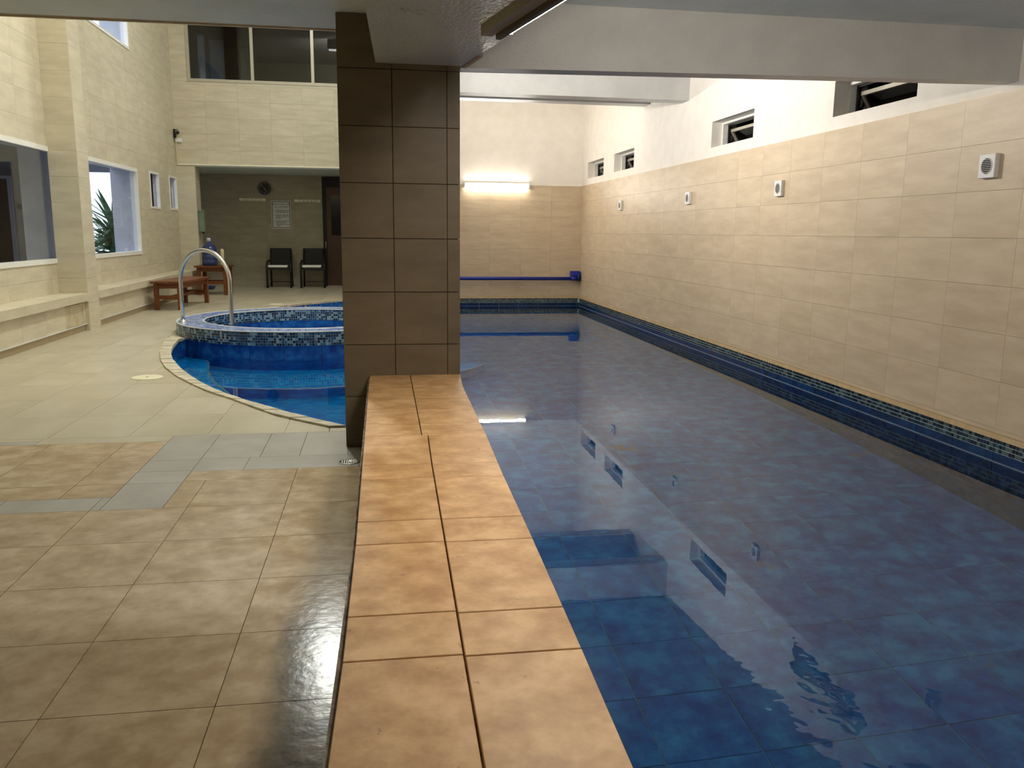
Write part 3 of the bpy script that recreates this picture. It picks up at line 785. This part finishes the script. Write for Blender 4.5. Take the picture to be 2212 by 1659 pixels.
# gallery window (upper)
gw = empty('window_6', (0,0,0), 'long upper gallery window with pale mullions above the alcove', 'window', kind='structure')
m_ = MB()
y0g, y1g = YL-.012, YL+.05
m_.box(-3.50, 1.2, y0g, y1g, 3.93, 3.985).box(-3.50, 1.2, y0g, y1g, 4.97, 5.02).obj('frame', ALU, gw)
for i, xx in enumerate((-3.475, -2.325, -1.215, -.10)):
    MB().box(xx-.028, xx+.028, y0g, y1g, 3.985, 4.97).obj('mullion', ALU, gw)
for a, b in ((-3.447,-2.353),(-2.297,-1.243),(-1.187,-.128),(-.072,1.18)):
    MB().box(a, b, YL+.015, YL+.022, 3.985, 4.97).obj('pane', GLASSD, gw)
gr_ = empty('gallery_room', (0,0,0), 'dark room behind the upper gallery window', 'room', kind='structure')
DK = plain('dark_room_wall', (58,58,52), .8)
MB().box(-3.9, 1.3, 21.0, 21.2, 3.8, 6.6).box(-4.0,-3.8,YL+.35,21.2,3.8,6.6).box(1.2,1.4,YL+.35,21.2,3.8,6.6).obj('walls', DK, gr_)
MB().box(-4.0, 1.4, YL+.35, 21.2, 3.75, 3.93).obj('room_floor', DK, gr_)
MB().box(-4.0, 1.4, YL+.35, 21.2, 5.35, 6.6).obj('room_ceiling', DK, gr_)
p1 = MB().box(-3.38,-3.26,YL+.45,YL+.50,3.94,4.86).obj('door_jamb', plain('pale_blue_jamb', (190,195,225), .6), gr_)
p2 = MB().box(-3.22,-2.95,YL+.75,YL+.80,3.94,4.84).obj('door_leaf', plain('pale_blue_leaf', (150,158,180), .6), gr_)
# ---- ceilings and beams
c1 = MB().box(-3.97, -.05, -1.5, 5.10, 2.345, 2.56).obj('ceiling_near_left', CEILP); tag(c1, 'low grey-green painted ceiling edge at top left', 'ceiling', kind='structure')
c1t = MB().hexa([(-3.97,5.10,2.352),(-.05,5.10,2.352),(-.05,5.15,2.352),(-3.97,5.19,2.352),(-3.97,5.10,2.5),(-.05,5.10,2.5),(-.05,5.15,2.5),(-3.97,5.19,2.5)]).obj('trim_1', surf('brown_stained_edge', (150,130,104), (176,160,134), scale=12, rough=.7)); tag(c1t, 'stained brown edge strip of the low left ceiling', 'trim', kind='structure')
c1u = MB().hexa([(-3.97,5.19,2.345),(-.05,5.15,2.345),(-.05,5.165,2.345),(-3.97,5.205,2.345),(-3.97,5.19,2.5),(-.05,5.15,2.5),(-.05,5.165,2.5),(-3.97,5.205,2.5)]).obj('trim_2', plain('cream_edge', (225,215,190), .6)); tag(c1u, 'thin cream edge line of the low left ceiling', 'trim', kind='structure')
uw = MB().box(-3.97, -.05, 4.9, 5.10, 2.56, 6.6).obj('wall_upper_near', WALLT); tag(uw, 'upper wall over the low left ceiling, facing the hall', 'wall', kind='structure')
c2 = MB().box(-.05, 4.13, -1.5, 4.80, 2.45, 2.6).obj('ceiling_near_right', CEILP); tag(c2, 'grey painted ceiling over the near end of the pool', 'ceiling', kind='structure')
c3 = MB().hexa([(.1,4.75,2.75),(4.13,4.75,2.75),(4.13,12.05,3.51),(.1,12.05,3.51),(.1,4.75,2.95),(4.13,4.75,2.95),(4.13,12.05,3.71),(.1,12.05,3.71)]).obj('ceiling_pool_near', surf('dimmed_slab_paint', (138,138,136), (148,148,146), rough=.7)); tag(c3, 'ceiling over the pool between the nearest and farthest crossbeams, greyed for its dim light', 'ceiling', kind='structure')  # grey colour stands in for the weak light on this stretch
c3b = MB().hexa([(.1,12.05,4.3),(4.13,12.05,4.3),(4.13,16.14,4.4),(.1,16.14,4.4),(.1,12.05,4.5),(4.13,12.05,4.5),(4.13,16.14,4.6),(.1,16.14,4.6)]).box(.1,4.13,12.0,12.05,3.5,4.5).obj('ceiling_pool_far', PLASTER); tag(c3b, 'white ceiling over the far end of the pool', 'ceiling', kind='structure')
c4 = MB().box(-3.97, 1.4, 4.9, 17.4, 6.5, 6.7).obj('ceiling_hall', PLASTER); tag(c4, 'high ceiling of the left hall', 'ceiling', kind='structure')
b1 = MB().hexa([(.45,4.75,2.098),(XR,4.75,2.152),(XR,4.885,2.152),(.45,4.885,2.098),(.45,4.75,2.46),(XR,4.75,2.46),(XR,4.885,2.8),(.45,4.885,2.8)]).obj('ceiling_beam', PAINT)
tag(b1, 'nearest grey crossbeam over the pool, joining pillar and right wall', 'beam', kind='structure')
b2 = MB().box(.2, XR, 10.37, 10.62, 2.86, 3.45).obj('ceiling_beam', PAINT); tag(b2, 'second crossbeam over the pool, between the third and second right windows', 'beam', kind='structure')
b3 = MB().box(.2, XR, 11.93, 12.18, 3.035, 3.6).obj('ceiling_beam', PAINT); tag(b3, 'farthest crossbeam over the pool, just above and behind the second', 'beam', kind='structure')
lb = MB().hexa([(-.17,-.5,2.10),(1.31,-.5,2.10),(.463,4.76,2.10),(-.008,4.76,2.10),(-.17,-.5,2.5),(1.31,-.5,2.5),(.463,4.76,2.5),(-.008,4.76,2.5)]).obj('long_beam', SOFFIT)
tag(lb, 'glossy grey beam running overhead from the pillar toward the camera', 'beam', kind='structure')
lw = MB().box(.05, .40, 5.165, 15.93, 2.55, 6.6).obj('long_upper_wall', PLASTER); tag(lw, 'upper wall above the columns between hall and pool', 'wall', kind='structure')

# ---- pillar
pi_ = empty('pillar', (0,0,0), 'large square brown-beige tiled pillar in the middle of the view', 'pillar', kind='structure')
PX0, PX1, PY0, PY1 = -.212, .442, 4.72, 5.16
MB().box(PX0+.01, PX1-.01, PY0+.01, PY1-.01, 0, 2.6).box(.05,.40,PY0+.05,PY1,2.6,6.5).box(PX0+.02,PX1-.02,PY0+.02,PY1-.02,-1.3,0).obj('core', GROUTP, pi_)
zt = [0,.295,.59,.885,1.18,1.477,1.775,2.07,2.345]
for a, b in zip(zt, zt[1:]):
    for (u0, u1) in ((PX0,.075),(.075,.37),(.37,PX1)):
        top = b if not (u0 > -.1 and b > 2.1) else min(b, 2.36)
        tile(pi_, PILT, u0+.002, u1-.002, PY0, PY0+.012, a+.002, b-.002)
    tile(pi_, PILT, PX0, PX0+.012, PY0+.013, PY1, a+.002, b-.002)
    tile(pi_, PILT, PX1-.012, PX1, PY0+.013, PY1, a+.002, b-.002)
    tile(pi_, PILT, PX0+.013, PX1-.013, PY1-.012, PY1, a+.002, b-.002)

# ---- dividing wall with coping tiles
cw = empty('coping_wall', (0,0,0), 'low dividing wall topped with sandstone tiles, running from the camera to the pillar', 'low wall', kind='structure')
TL = [(-1.5,-.115),(1.17,-.095),(1.5,-.084),(2.1,-.077),(4.72,-.072)]
TM = [(-1.5,.10),(1.14,.143),(1.49,.147),(2.09,.156),(3.1,.170),(3.279,.176),(3.2795,.152),(4.72,.156)]
TRr = [(-1.5,.32),(1.107,.370),(1.482,.379),(2.088,.390),(2.68,.397),(3.28,.410),(4.36,.420),(4.72,.442)]
strip(mbc := MB(), [-1.5,1.2,2.1,3.3,4.73], lambda y:lerp_tab(TL,y)-.008, lambda y:lerp_tab(TRr,y)-.006, -.10, .402)
mbc.obj('body', surf('stained_plaster', (150,140,122), (78,64,48), scale=14, rough=.8, bump=.3), cw)
strip(mbc := MB(), [-1.5,1.2,2.1,3.3,4.73], lambda y:lerp_tab(TL,y)+.05, lambda y:lerp_tab(TRr,y)-.014, -1.3, -.1)
mbc.obj('foundation', GROUTW, cw)
JR = [-1.4,-.98,-.56,-.145,.27,.46,.88,1.07,1.485,1.672,2.092,2.272,2.680,2.852,3.279,3.455,3.76,4.05,4.355,4.719]
JL = [-1.4,-.98,-.56,-.145,.27,.46,.88,1.07,1.492,1.682,2.097,2.275,2.684,2.856,3.279,3.50,3.79,4.08,4.38,4.719]
for J, fa, fb_ in ((JL, TL, TM), (JR, TM, TRr)):
    for a, b in zip(J, J[1:]):
        g2 = .0022
        ya, yb2 = a+g2, b-g2
        if J is JL and a > 3.2 and b < 3.3: pass
        xa0, xa1, xb0, xb1 = lerp_tab(fa,ya), lerp_tab(fb_,ya), lerp_tab(fa,yb2), lerp_tab(fb_,yb2)
        if fa is TM: xa0 += g2; xb0 += g2
        else: xa1 -= g2; xb1 -= g2
        o = MB().hexa([(xa0,ya,.400),(xa1,ya,.400),(xb1,yb2,.400),(xb0,yb2,.400),(xa0,ya,.414),(xa1,ya,.414),(xb1,yb2,.414),(xb0,yb2,.414)]).obj('coping_tile', COPE, cw)
        bevel(o, .0015, 1)
for k, yc in enumerate([-1.3+.385*j for j in range(16)]):
    y2 = min(yc+.38, 4.71)
    xx = lerp_tab(TRr, (yc+y2)/2)-.008
    for (z0,z1) in ((.02,.398),(-.37,.014)): tile(cw, BLUE, xx-.006, xx+.006, yc, y2, z0, z1, 'side_tile')
# near enclosing walls
nw = MB().box(-4.0, 4.2, -1.7, -1.5, -1.4, 2.6).obj('wall_near', WALLT); tag(nw, 'wall behind the camera', 'wall', kind='structure')

# ---- added box outside the right windows, keeps the sky out: dark shaft
sh = MB().box(5.2,5.4,3,17,1.0,4.5).box(4.13,5.4,3,17,.9,1.0).box(4.13,5.4,3,17,4.4,4.5).box(4.13,5.4,2.9,3,1,4.5).box(4.13,5.4,17,17.1,1,4.5).obj('dark_sky_block', DARKW)
tag(sh, 'added dark shaft behind the small right windows', 'sky_block', kind='structure')
labs = ['nearest small window high in the right wall, half hidden by the grey crossbeam',
        'second nearest small window high in the right wall, above the third vent',
        'small window in the right wall, second from the far corner',
        'small window in the right wall nearest the far corner']
for k, (a, b) in enumerate(WR):
    e = empty('window_%d' % (7+k), (0,0,0), labs[k], 'window', kind='structure')
    z0, z1 = 2.215, 2.505; X = XR+.125
    m_ = MB(); m_.box(X,X+.06,a,b,z1-.03,z1).box(X,X+.06,a,a+.03,z0,z1-.03).box(X,X+.06,b-.03,b,z0,z1-.03).box(X,X+.06,a+.03,b-.03,z0,z0+.012)
    m_.obj('frame', WHITE, e)
    m_ = MB(); X2 = X+.062
    m_.box(X2,X2+.03,a+.028,b-.028,z1-.048,z1-.03).box(X2,X2+.03,a+.028,a+.05,z0+.012,z1-.048).box(X2,X2+.03,b-.05,b-.028,z0+.012,z1-.048)
    m_.obj('inner_frame', BLACKM, e)
    tx, tz, bx, bz = X2+.035, z1-.10, X2+.17, z0-.03
    s = MB()
    s.bar((tx,a+.06,tz),(tx,b-.06,tz),.028,.032).bar((bx,a+.06,bz),(bx,b-.06,bz),.028,.028)
    s.bar((tx,a+.06,tz),(bx,a+.06,bz),.02,.024).bar((tx,b-.06,tz),(bx,b-.06,bz),.02,.024)
    so = s.obj('sash', ALU, e)
    pz = MB(); pz.add([(tx+.005,a+.07,tz),(tx+.005,b-.07,tz),(bx+.005,b-.07,bz),(bx+.005,a+.07,bz)], [(0,1,2,3)])
    pz.obj('pane', GLASSD, so)
    MB().bar((X2+.02,a+.045,z0+.02),(tx+.06,a+.045,tz-.02),.012,.02).bar((X2+.02,b-.045,z0+.02),(tx+.06,b-.045,tz-.02),.012,.02).obj('stay_arm', BLACKM, so)

# ================================================================== THINGS
# ---- round-grille vents
VY = [4.888, 7.728, 10.163, 13.175]
vl = ['nearest white vent with a round slatted grille, on the right wall at the frame edge',
      'white round-grille vent, second nearest, below the second window',
      'white round-grille vent, second from the far corner',
      'smallest, farthest white round-grille vent near the far corner']
def make_vent():
    e = empty('wall_vent', (XR-.012, VY[0], 1.664), vl[0], 'vent', 'white vents along the right wall')
    bevel(MB().box(-.035,0,-.072,.072,-.074,.074).obj('housing', PLASW, e), .004)
    m_ = MB(); n = 28
    m_.add([(-.0358,.047*math.cos(2*math.pi*k/n),.047*math.sin(2*math.pi*k/n)) for k in range(n)], [tuple(reversed(range(n)))])
    m_.obj('grille_dark_disc', plain('vent_dark', (14,12,10), .9), e)  # flat near-black disc painted in for the shade inside the grille
    m_ = MB(); m_.tube([(-.036,.049*math.cos(a),.049*math.sin(a)) for a in rng(0,2*math.pi,28)], .0035, 6, cap=False); m_.obj('grille_ring', PLASW, e)
    for k in range(8):
        z = -.038+.0109*k; hw = math.sqrt(max(.0002, .047**2-z*z))
        tile(e, PLASW, -.0395, -.036, -hw, hw, z-.0013, z+.0013, 'slat')
    return e
v0 = make_vent()
for k in (1,2,3):
    c = copy_tree(v0); c.location = (XR-.012, VY[k], 1.664); c['label'] = vl[k]

# ---- lamps
def tube_fixture(name, loc, rz, L_, lab, glow, mats=PLASW):
    e = empty(name, loc, lab, 'lamp', rz=rz)
    return e
fl = empty('tube_lamp', (2.175, YF-.012, 2.105), 'bright white tube lamp on the far wall above the tile edge', 'lamp')
MB().box(-.62,.62,-.03,0,-.022,.022).obj('housing', PLASW, fl)
MB().tube([(-.60,-.072,-.036),(.60,-.072,-.036)], .022, 14).obj('tube', TUBE_FAR, fl)
MB().box(-.625,-.600,-.10,0,-.062,.025).box(.600,.625,-.10,0,-.062,.025).obj('end_cap', PLASW, fl)
area_light('tube_light_far', (2.175, YF-.115, 2.062), (math.radians(-90),0,0), 1.2, .05, P_FAR, WARMW).rotation_euler = (math.radians(-90), 0, 0)
# near fixture on the beam edge
nl = empty('tube_lamp', (0,0,0), 'tube lamp along the edge of the overhead beam at the top of the frame', 'lamp')
def nlp(off, y): return (.558 + off + (3.72-y)*.207, y)
fa, fb3 = nlp(-.078, 3.78), nlp(-.078, 1.26)
MB().bar((*fa,2.075),(*fb3,2.075),.05,.045).obj('housing', plain('lamp_housing', (150,140,118), .5), nl)
fa, fb3 = nlp(-.040, 3.74), nlp(-.040, 1.30)
MB().bar((*fa,2.0630),(*fb3,2.0630),.022,.064).obj('side_channel', plain('lamp_channel', (70,58,40), .5), nl)
fa, fb3 = nlp(0, 3.72), nlp(0, 1.32)
MB().tube([(*fa,2.062),(*fb3,2.062)], .0125, 12).obj('tube', TUBE_NEAR, nl)
MB().bar((fa[0],fa[1]+.012,2.07),(fa[0],fa[1]-.004,2.07),.03,.04).bar((fb3[0],fb3[1],2.07),(fb3[0],fb3[1]-.016,2.07),.03,.04).obj('end_cap', PLASW, nl)
cd = MB().bar((.462,4.735,2.105),(.520,4.42,2.105),.022,.022).obj('cable_duct', plain('duct_beige',(170,150,118),.5)); tag(cd, 'short pale cable duct along the beam edge at the pillar top', 'cable duct')
# hidden fixtures in the pool hall (behind the pillar)
for k, (yy_, zz_, pw) in enumerate(((8.1,2.60,P_MID_A),(12.7,2.62,P_MID_B))):
    e = empty('tube_lamp', (.445, yy_, zz_+.03), 'tube lamp on the beam line behind the pillar, %s one' % ('nearer' if k == 0 else 'farther'), 'lamp')
    MB().box(-.043,.0,-.6,.6,.0,.06).obj('housing', PLASW, e)
    MB().tube([(.03,-.58,.02),(.03,.58,.02)], .014, 10).obj('tube', TUBE_FAR, e)
    area_light('tube_light_mid', (.50, yy_, zz_+.05), (0, math.radians(-130), 0), .05, 1.15, pw, WARMW)
# left hall lamps under the high ceiling
for k, (xx, yy_, pw, lab) in enumerate(((-1.15, 9.4, P_LEFT_A, 'nearer'), (-.95, 13.6, P_LEFT_B, 'farther'))):
    e = empty('hall_lamp', (xx, yy_, 6.22), 'square hanging lamp under the high hall ceiling, %s one' % lab, 'lamp')
    bevel(MB().box(-.19,.19,-.19,.19,.02,.10).obj('housing', PLASW, e), .01)
    bevel(MB().box(-.155,.155,-.155,.155,-.07,.02).obj('diffuser', TUBE_L, e), .02)
    MB().tube([(0,0,.10),(0,0,.27)], .008, 6).obj('hanger', BLACKM, e)
    tilt = math.radians(-42) if k == 0 else 0
    e.rotation_euler = (tilt, 0, 0)
    area_light('hall_light', (xx, yy_+.08*math.sin(tilt), 6.22-.08*math.cos(tilt)), (tilt,0,0), .32, .32, pw, COOL)

# ---- blue pipe on the far wall
bp_ = empty('blue_pipe', (0,0,0), 'horizontal blue pipe along the far wall just above the water', 'pipe')
MB().tube([(-.0,YF-.13,.355),(3.66,YF-.13,.355)], .033, 16).obj('pipe', BLUEPL, bp_)
bevel(MB().box(3.62,3.80,YF-.16,YF-.02,.40,.50).obj('bracket_block', BLUEPL, bp_), .008)
MB().tube([(3.62,YF-.13,.36),(3.74,YF-.13,.36)], .043, 16).obj('sleeve', BLUEPL, bp_)
MB().tube([(3.74,YF-.13,.375),(3.795,YF-.13,.375)], .066, 16).obj('end_collar', plain('dark_blue_plastic', (14,28,90), .5), bp_)
MB().tube([(3.795,YF-.13,.372),(3.828,YF-.13,.372)], .01, 8).obj('pin', BLACKM, bp_)

# ---- handrail
hr = empty('handrail', (0,0,0), 'curved stainless steel handrail standing on the hot tub rim', 'handrail')
A = Vector((-2.325,10.33,0)); B = Vector((-1.706,9.96,0)); R_ = (B-A).length/2; Cn = (A+B)/2; d = (B-A).normalized()
pts = [A+Vector((0,0,.135)), A+Vector((0,0,.4)), A+Vector((0,0,.62))]
pts += [Cn - d*R_*math.cos(a) + Vector((0,0,.62+R_*math.sin(a))) for a in rng(0, math.pi, 26)][1:]
pts += [B+Vector((0,0,.4)), B+Vector((0,0,0)), B+Vector((0,0,-.4))]
MB().tube(pts, .024, 16).obj('rail_tube', STEEL, hr)
MB().lathe([(.055,0),(.055,.006),(.03,.018),(.026,.03)], (A.x,A.y,.133), 20).obj('base_flange', STEEL, hr)

# ---- wooden bench
def wooden_stand(e, fw, dp, h, leg, slats, along_y=True, st=.16):
    x0, x1, y0, y1 = -fw/2, fw/2, -dp/2, dp/2
    for sx in (-1,1):
        for sy in (-1,1):
            cx, cy_ = sx*(fw/2-leg/2-.03), sy*(dp/2-leg/2-.06)
            bevel(MB().box(cx-leg/2,cx+leg/2,cy_-leg/2,cy_+leg/2,0,h-.03).obj('leg', WOODM, e), .004)
    a = fw/2-leg-.03+.004; b = dp/2-leg-.06+.004
    for s in (-1,1):
        xx = s*(fw/2-leg/2-.03); tile(e, WOODM, xx-.012, xx+.012, -b, b, h-.11, h-.03, 'apron')
        yy_ = s*(dp/2-leg/2-.06); tile(e, WOODM, -a, a, yy_-.012, yy_+.012, h-.11, h-.03, 'apron')
        tile(e, WOODM, -a, a, yy_-.015, yy_+.015, st, st+.06, 'stretcher')
    tile(e, WOODM, -.02, .02, -b-leg*.5, b+leg*.5, st+.005, st+.05, 'stretcher')
    n = slats; wd = fw/n
    for k in range(n):
        o = tile(e, WOODM, x0+k*wd+.003, x0+(k+1)*wd-.003, y0, y1, h-.03, h, 'slat')
wb = empty('wooden_bench', (-3.135,14.02,0), 'long low slatted wooden bench in front of the left ledge', 'bench', rz=math.radians(-5.6))
wooden_stand(wb, .47, 1.50, .435, .062, 5)
wt = empty('wooden_table', (-3.12,16.64,0), 'small square wooden table holding the blue water jug', 'table', rz=math.radians(-3))
wooden_stand(wt, .60, .60, .545, .065, 5, st=.20)

# ---- water jug, cup tube, bowl
jm, nt, b = new_mat('blue_jug_plastic')
b.inputs['Base Color'].default_value = srgb((60,80,140)); b.inputs['Roughness'].default_value = .15; b.inputs['Transmission Weight'].default_value = .35
jg = empty('water_jug', (-3.19,16.60,.546), 'large blue water jug with white cap standing on the wooden table', 'water jug')
prof = [(.12,0),(.137,.012),(.14,.05),(.14,.09),(.133,.105),(.14,.12),(.14,.19),(.133,.205),(.14,.22),(.14,.28),(.138,.31),(.115,.355),(.07,.395),(.034,.42),(.03,.43),(.03,.46)]
MB().lathe(prof, (0,0,0), 32).obj('bottle', jm, jg)
MB().lathe([(.036,.445),(.036,.50),(.028,.512),(.0001,.512)], (0,0,0), 20).obj('cap', plain('pale_cap', (190,200,225), .5), jg)
ct = empty('cup_tube', (-2.985,16.74,.546), 'cream plastic cup stack standing right of the blue water jug', 'cup stack')
MB().lathe([(.034,0),(.036,.08),(.038,.26),(.03,.30),(.0001,.31)], (0,0,0), 18).obj('tube', CREAM, ct)
MB().lathe([(.045,0),(.045,.03),(.036,.04)], (0,0,.0), 18).obj('base', CREAM, ct)
bw = empty('blue_basin', (-3.53,18.05,0), 'blue plastic basin on the alcove floor behind the wooden table', 'basin')
MB().lathe([(.11,0),(.15,.05),(.16,.06),(.152,.062),(.105,.01),(.0001,.008)], (0,0,.001), 28).obj('bowl', plain('basin_blue', (40,70,140), .4), bw)
# pale green holder on the pier
gh = empty('green_holder', (0,0,0), 'pale green wall-mounted holder on the pier beside the alcove', 'wall holder')
gm = surf('pale_green_plastic', (104,124,108), (120,140,122), rough=.25)
bevel(MB().box(-3.456,-3.35,YL+.06,YL+.22,1.16,1.56).obj('body', gm, gh), .01)
MB().box(-3.456,-3.34,YL+.04,YL+.24,1.55,1.575).obj('lid', gm, gh)
MB().box(-3.40,-3.355,YL+.05,YL+.07,1.13,1.17).obj('spout', BLACKM, gh)

# ---- chairs
def make_chair(x):
    e = empty('armchair', (x, 18.66, 0), 'black armchair against the alcove wall, left of the pair', 'chair', 'black armchairs in the alcove')
    for sx in (-1,1):
        MB().tube([(sx*.245,-.24,0),(sx*.245,-.24,.42),(sx*.245,-.22,.50),(sx*.24,-.12,.555),(sx*.235,.08,.57),(sx*.225,.17,.56)], .023, 8).obj('front_leg', BLACKM, e)
        MB().tube([(sx*.225,.27,0),(sx*.215,.20,.45),(sx*.205,.235,.80)], .021, 8).obj('rear_leg', BLACKM, e)
    bevel(MB().box(-.225,.225,-.235,.20,.38,.43).obj('seat', BLACKF, e), .015)
    m_ = MB().hexa([(-.235,.185,.42),(.235,.185,.42),(.235,.225,.42),(-.235,.225,.42),(-.23,.235,.83),(.23,.235,.83),(.23,.27,.83),(-.23,.27,.83)])
    bevel(m_.obj('backrest', BLACKF, e), .012)
    tile(e, BLACKM, -.24, .24, .20, .22, .10, .12, 'stretcher')
    return e
ch = make_chair(-2.14)
c = copy_tree(ch); c.location = (-1.44, 18.66, 0); c['label'] = 'black armchair next to the brown alcove door, right of the pair'
for k, (x, lab, dx) in enumerate(((-2.165,'folded white cloth on the left black armchair',0), (-1.455,'folded white cloth on the right black armchair',.01))):
    o = bevel(MB().box(-.215+dx,.20-dx,-.20,.06,0,.045+.005*k).obj('folded_cloth', CLOTH), .018, 3)
    o.location = (x, 18.63, .431); tag(o, lab, 'cloth', 'folded white cloths on the chairs')

# ---- clock
ck = empty('wall_clock', (-2.452, YB-.013, 2.10), 'round black wall clock with pale numerals under the alcove ceiling', 'clock')
def disc_y(r, y0, y1, n=32):
    m_ = MB(); m_.tube([(0,y0,0),(0,y1,0)], r, n); return m_
disc_y(.148, 0, -.03).obj('case', BLACKM, ck)
MB().tube([(.142*math.cos(a),-.032,.142*math.sin(a)) for a in rng(0,2*math.pi,36)], .009, 8, cap=False).obj('rim', plain('silver_rim', (150,150,140), .35, .5), ck)
disc_y(.134, -.030, -.032).obj('dial', plain('black_dial', (12,12,14), .5), ck)
NUM = plain('pale_print', (205,205,195), .6)
def text(name, s, size, loc, mat, parent, align='CENTER', rz=0, ext=.0005):
    cu = bpy.data.curves.new(name, 'FONT'); cu.body = s; cu.size = size; cu.align_x = align; cu.align_y = 'CENTER'; cu.extrude = ext
    cu.materials.append(mat); o = bpy.data.objects.new(name, cu); col.objects.link(o); o.parent = parent
    o.rotation_euler = (math.radians(90), 0, 0)
    bpy.context.view_layer.update()
    me = bpy.data.meshes.new_from_object(o.evaluated_get(bpy.context.evaluated_depsgraph_get())); me.name = name
    bpy.data.objects.remove(o); o = bpy.data.objects.new(name, me); col.objects.link(o); o.parent = parent
    o.location = loc; o.rotation_euler = (math.radians(90), 0, 0); return o
for h in range(1,13):
    a = math.radians(90-30*h)
    text('numeral', str(h), .042, (.103*math.cos(a),-.0335,.103*math.sin(a)), NUM, ck)
def hand(deg, L_, wd):
    a = math.radians(90-deg); return MB().bar((-.02*math.cos(a),-.036,-.02*math.sin(a)),(L_*math.cos(a),-.036,L_*math.sin(a)),wd,.002,up=(0,1,0)).obj('hand', NUM, ck)
hand(146, .075, .008); hand(318, .10, .005)

# ---- hook rails
RAILW = plain('rail_white', (232,230,212), .4)
def make_rail(x, z, lab):
    e = empty('hook_rail', (x, YB-.013, z), lab, 'hook rail', 'pale hook rails on the alcove wall')
    bevel(MB().box(-.255,.255,-.012,0,-.026,.026).obj('plate', RAILW, e), .01)
    for s in (-1,1): disc_y(.034, -.001, -.016, 16).obj('end_disc', RAILW, e).location = (s*.245,0,0)
    for k in range(5):
        x_ = -.17+.085*k
        MB().tube([(x_,-.012,0),(x_,-.035,-.012),(x_,-.05,-.035),(x_,-.055,-.018)], .014, 8).obj('hook', RAILW, e)
    return e
hr1 = make_rail(-2.715, 1.86, 'pale hook rail left of the rules sign')
hr2 = copy_tree(hr1); hr2.location = (-1.555, YB-.013, 1.85); hr2['label'] = 'pale hook rail right of the rules sign'

# ---- rules sign
sg = empty('rules_sign', (-2.122, YB-.013, 1.545), 'white pool rules sign with black border between the two hook rails', 'sign')
SIGNW = plain('sign_white', (205,210,208), .4); INK = plain('sign_ink', (14,16,18), .6)
bevel(MB().box(-.207,.207,-.008,0,-.302,.302).obj('plate', SIGNW, sg), .004)
m_ = MB()
for (a,b,c,d) in ((-.185,.185,.270,.281),(-.185,.185,-.281,-.270),(-.190,-.178,-.276,.276),(.178,.190,-.276,.276)):
    m_.box(a,b,-.0095,-.0078,c,d)
m_.obj('border', INK, sg)
text('heading', 'REGLAS PARA USO', .043, (0,-.0095,.222), INK, sg)
text('heading', 'DE LA PISCINA', .043, (0,-.0095,.165), INK, sg)
m_ = MB(); random.seed(11)
rows = [(.088,0,.30),(.055,0,.29),(-.008,0,.25),(-.043,0,.28),(-.075,0,.12),(-.135,0,.28),(-.168,0,.24),(-.202,0,.29),(-.235,0,.08)]
for i, (z, _, ln) in enumerate(rows):
    x = -.115
    while x < -.115+ln-.02:
        wl_ = random.uniform(.018,.06); m_.box(x, min(x+wl_, .165), -.009, -.0082, z-.006, z+.006); x += wl_+.009
    if i in (0,2,5): m_.box(-.15,-.14,-.009,-.0082,z-.006,z+.006)
o = m_.obj('small_print', plain('small_print_ink', (60,64,66), .6), sg); o['kind'] = 'stuff'

# ---- CCTV camera, junction box, conduit
cc = empty('security_camera', (0,0,0), 'small grey security camera in the far left corner above the conduit', 'camera')
MB().tube([(-3.74,YL-.03,3.03),(-3.70,YL-.16,2.985)], .035, 12).obj('body', plain('camera_grey', (120,120,112), .5), cc)
MB().tube([(-3.70,YL-.16,2.985),(-3.693,YL-.18,2.977)], .028, 12).obj('lens', BLACKM, cc)
MB().box(-3.80,-3.76,YL-.06,YL,2.90,3.06).obj('mount', BLACKM, cc)
jb = MB().box(-3.775,-3.655,YL-.04,YL-.001,2.825,2.90).obj('junction_box', PLASW); tag(jb, 'white junction box right below the security camera', 'junction box'); bevel(jb, .006)
cdt = empty('conduit', (0,0,0), 'white conduit dropping from the junction box and along the alcove edge', 'conduit')
MB().box(-3.775,-3.752,YL-.018,YL-.002,ZS,2.84).obj('drop', CREAM, cdt)
MB().box(-3.752,.25,YL-.020,YL-.002,ZS,ZS+.026).obj('run', plain('cream_white', (236,232,214), .5), cdt)

# ---- drain covers
def disc_thing(name, x, y, r, lab, mat):
    e = empty(name, (x,y,0), lab, 'drain cover', 'drain covers in the deck floor' if r > .1 else None)
    MB().lathe([(r,0),(r,.003),(r-.01,.006),(.0001,.006)], (0,0,0), 32).obj('cover', mat, e)
    MB().lathe([(.012,.006),(.012,.0075),(.0001,.0075)], (0,0,0), 12).obj('screw', CHROME, e)
    return e
disc_thing('drain_cover', -1.935, 7.215, .125, 'round cream cover in the smooth deck beside the curved pool edge', plain('cream_cover', (226,220,188), .4))
disc_thing('drain_cover', -1.74, 14.36, .12, 'round cream cover in the deck beyond the hot tub', plain('cream_cover2', (226,220,188), .4))
dg = empty('floor_drain', (-.185, 4.40, 0), 'small round metal floor drain at the foot of the pillar', 'drain')
MB().lathe([(.055,0),(.055,.002),(.048,.004),(.048,.002),(.0001,.002)], (0,0,0), 28).obj('ring', CHROME, dg)
for k in range(-3,4):
    x_ = k*.012; hw = math.sqrt(.046**2-x_*x_); tile(dg, PLASW, x_-.003, x_+.003, -hw, hw, .002, .004, 'slat')
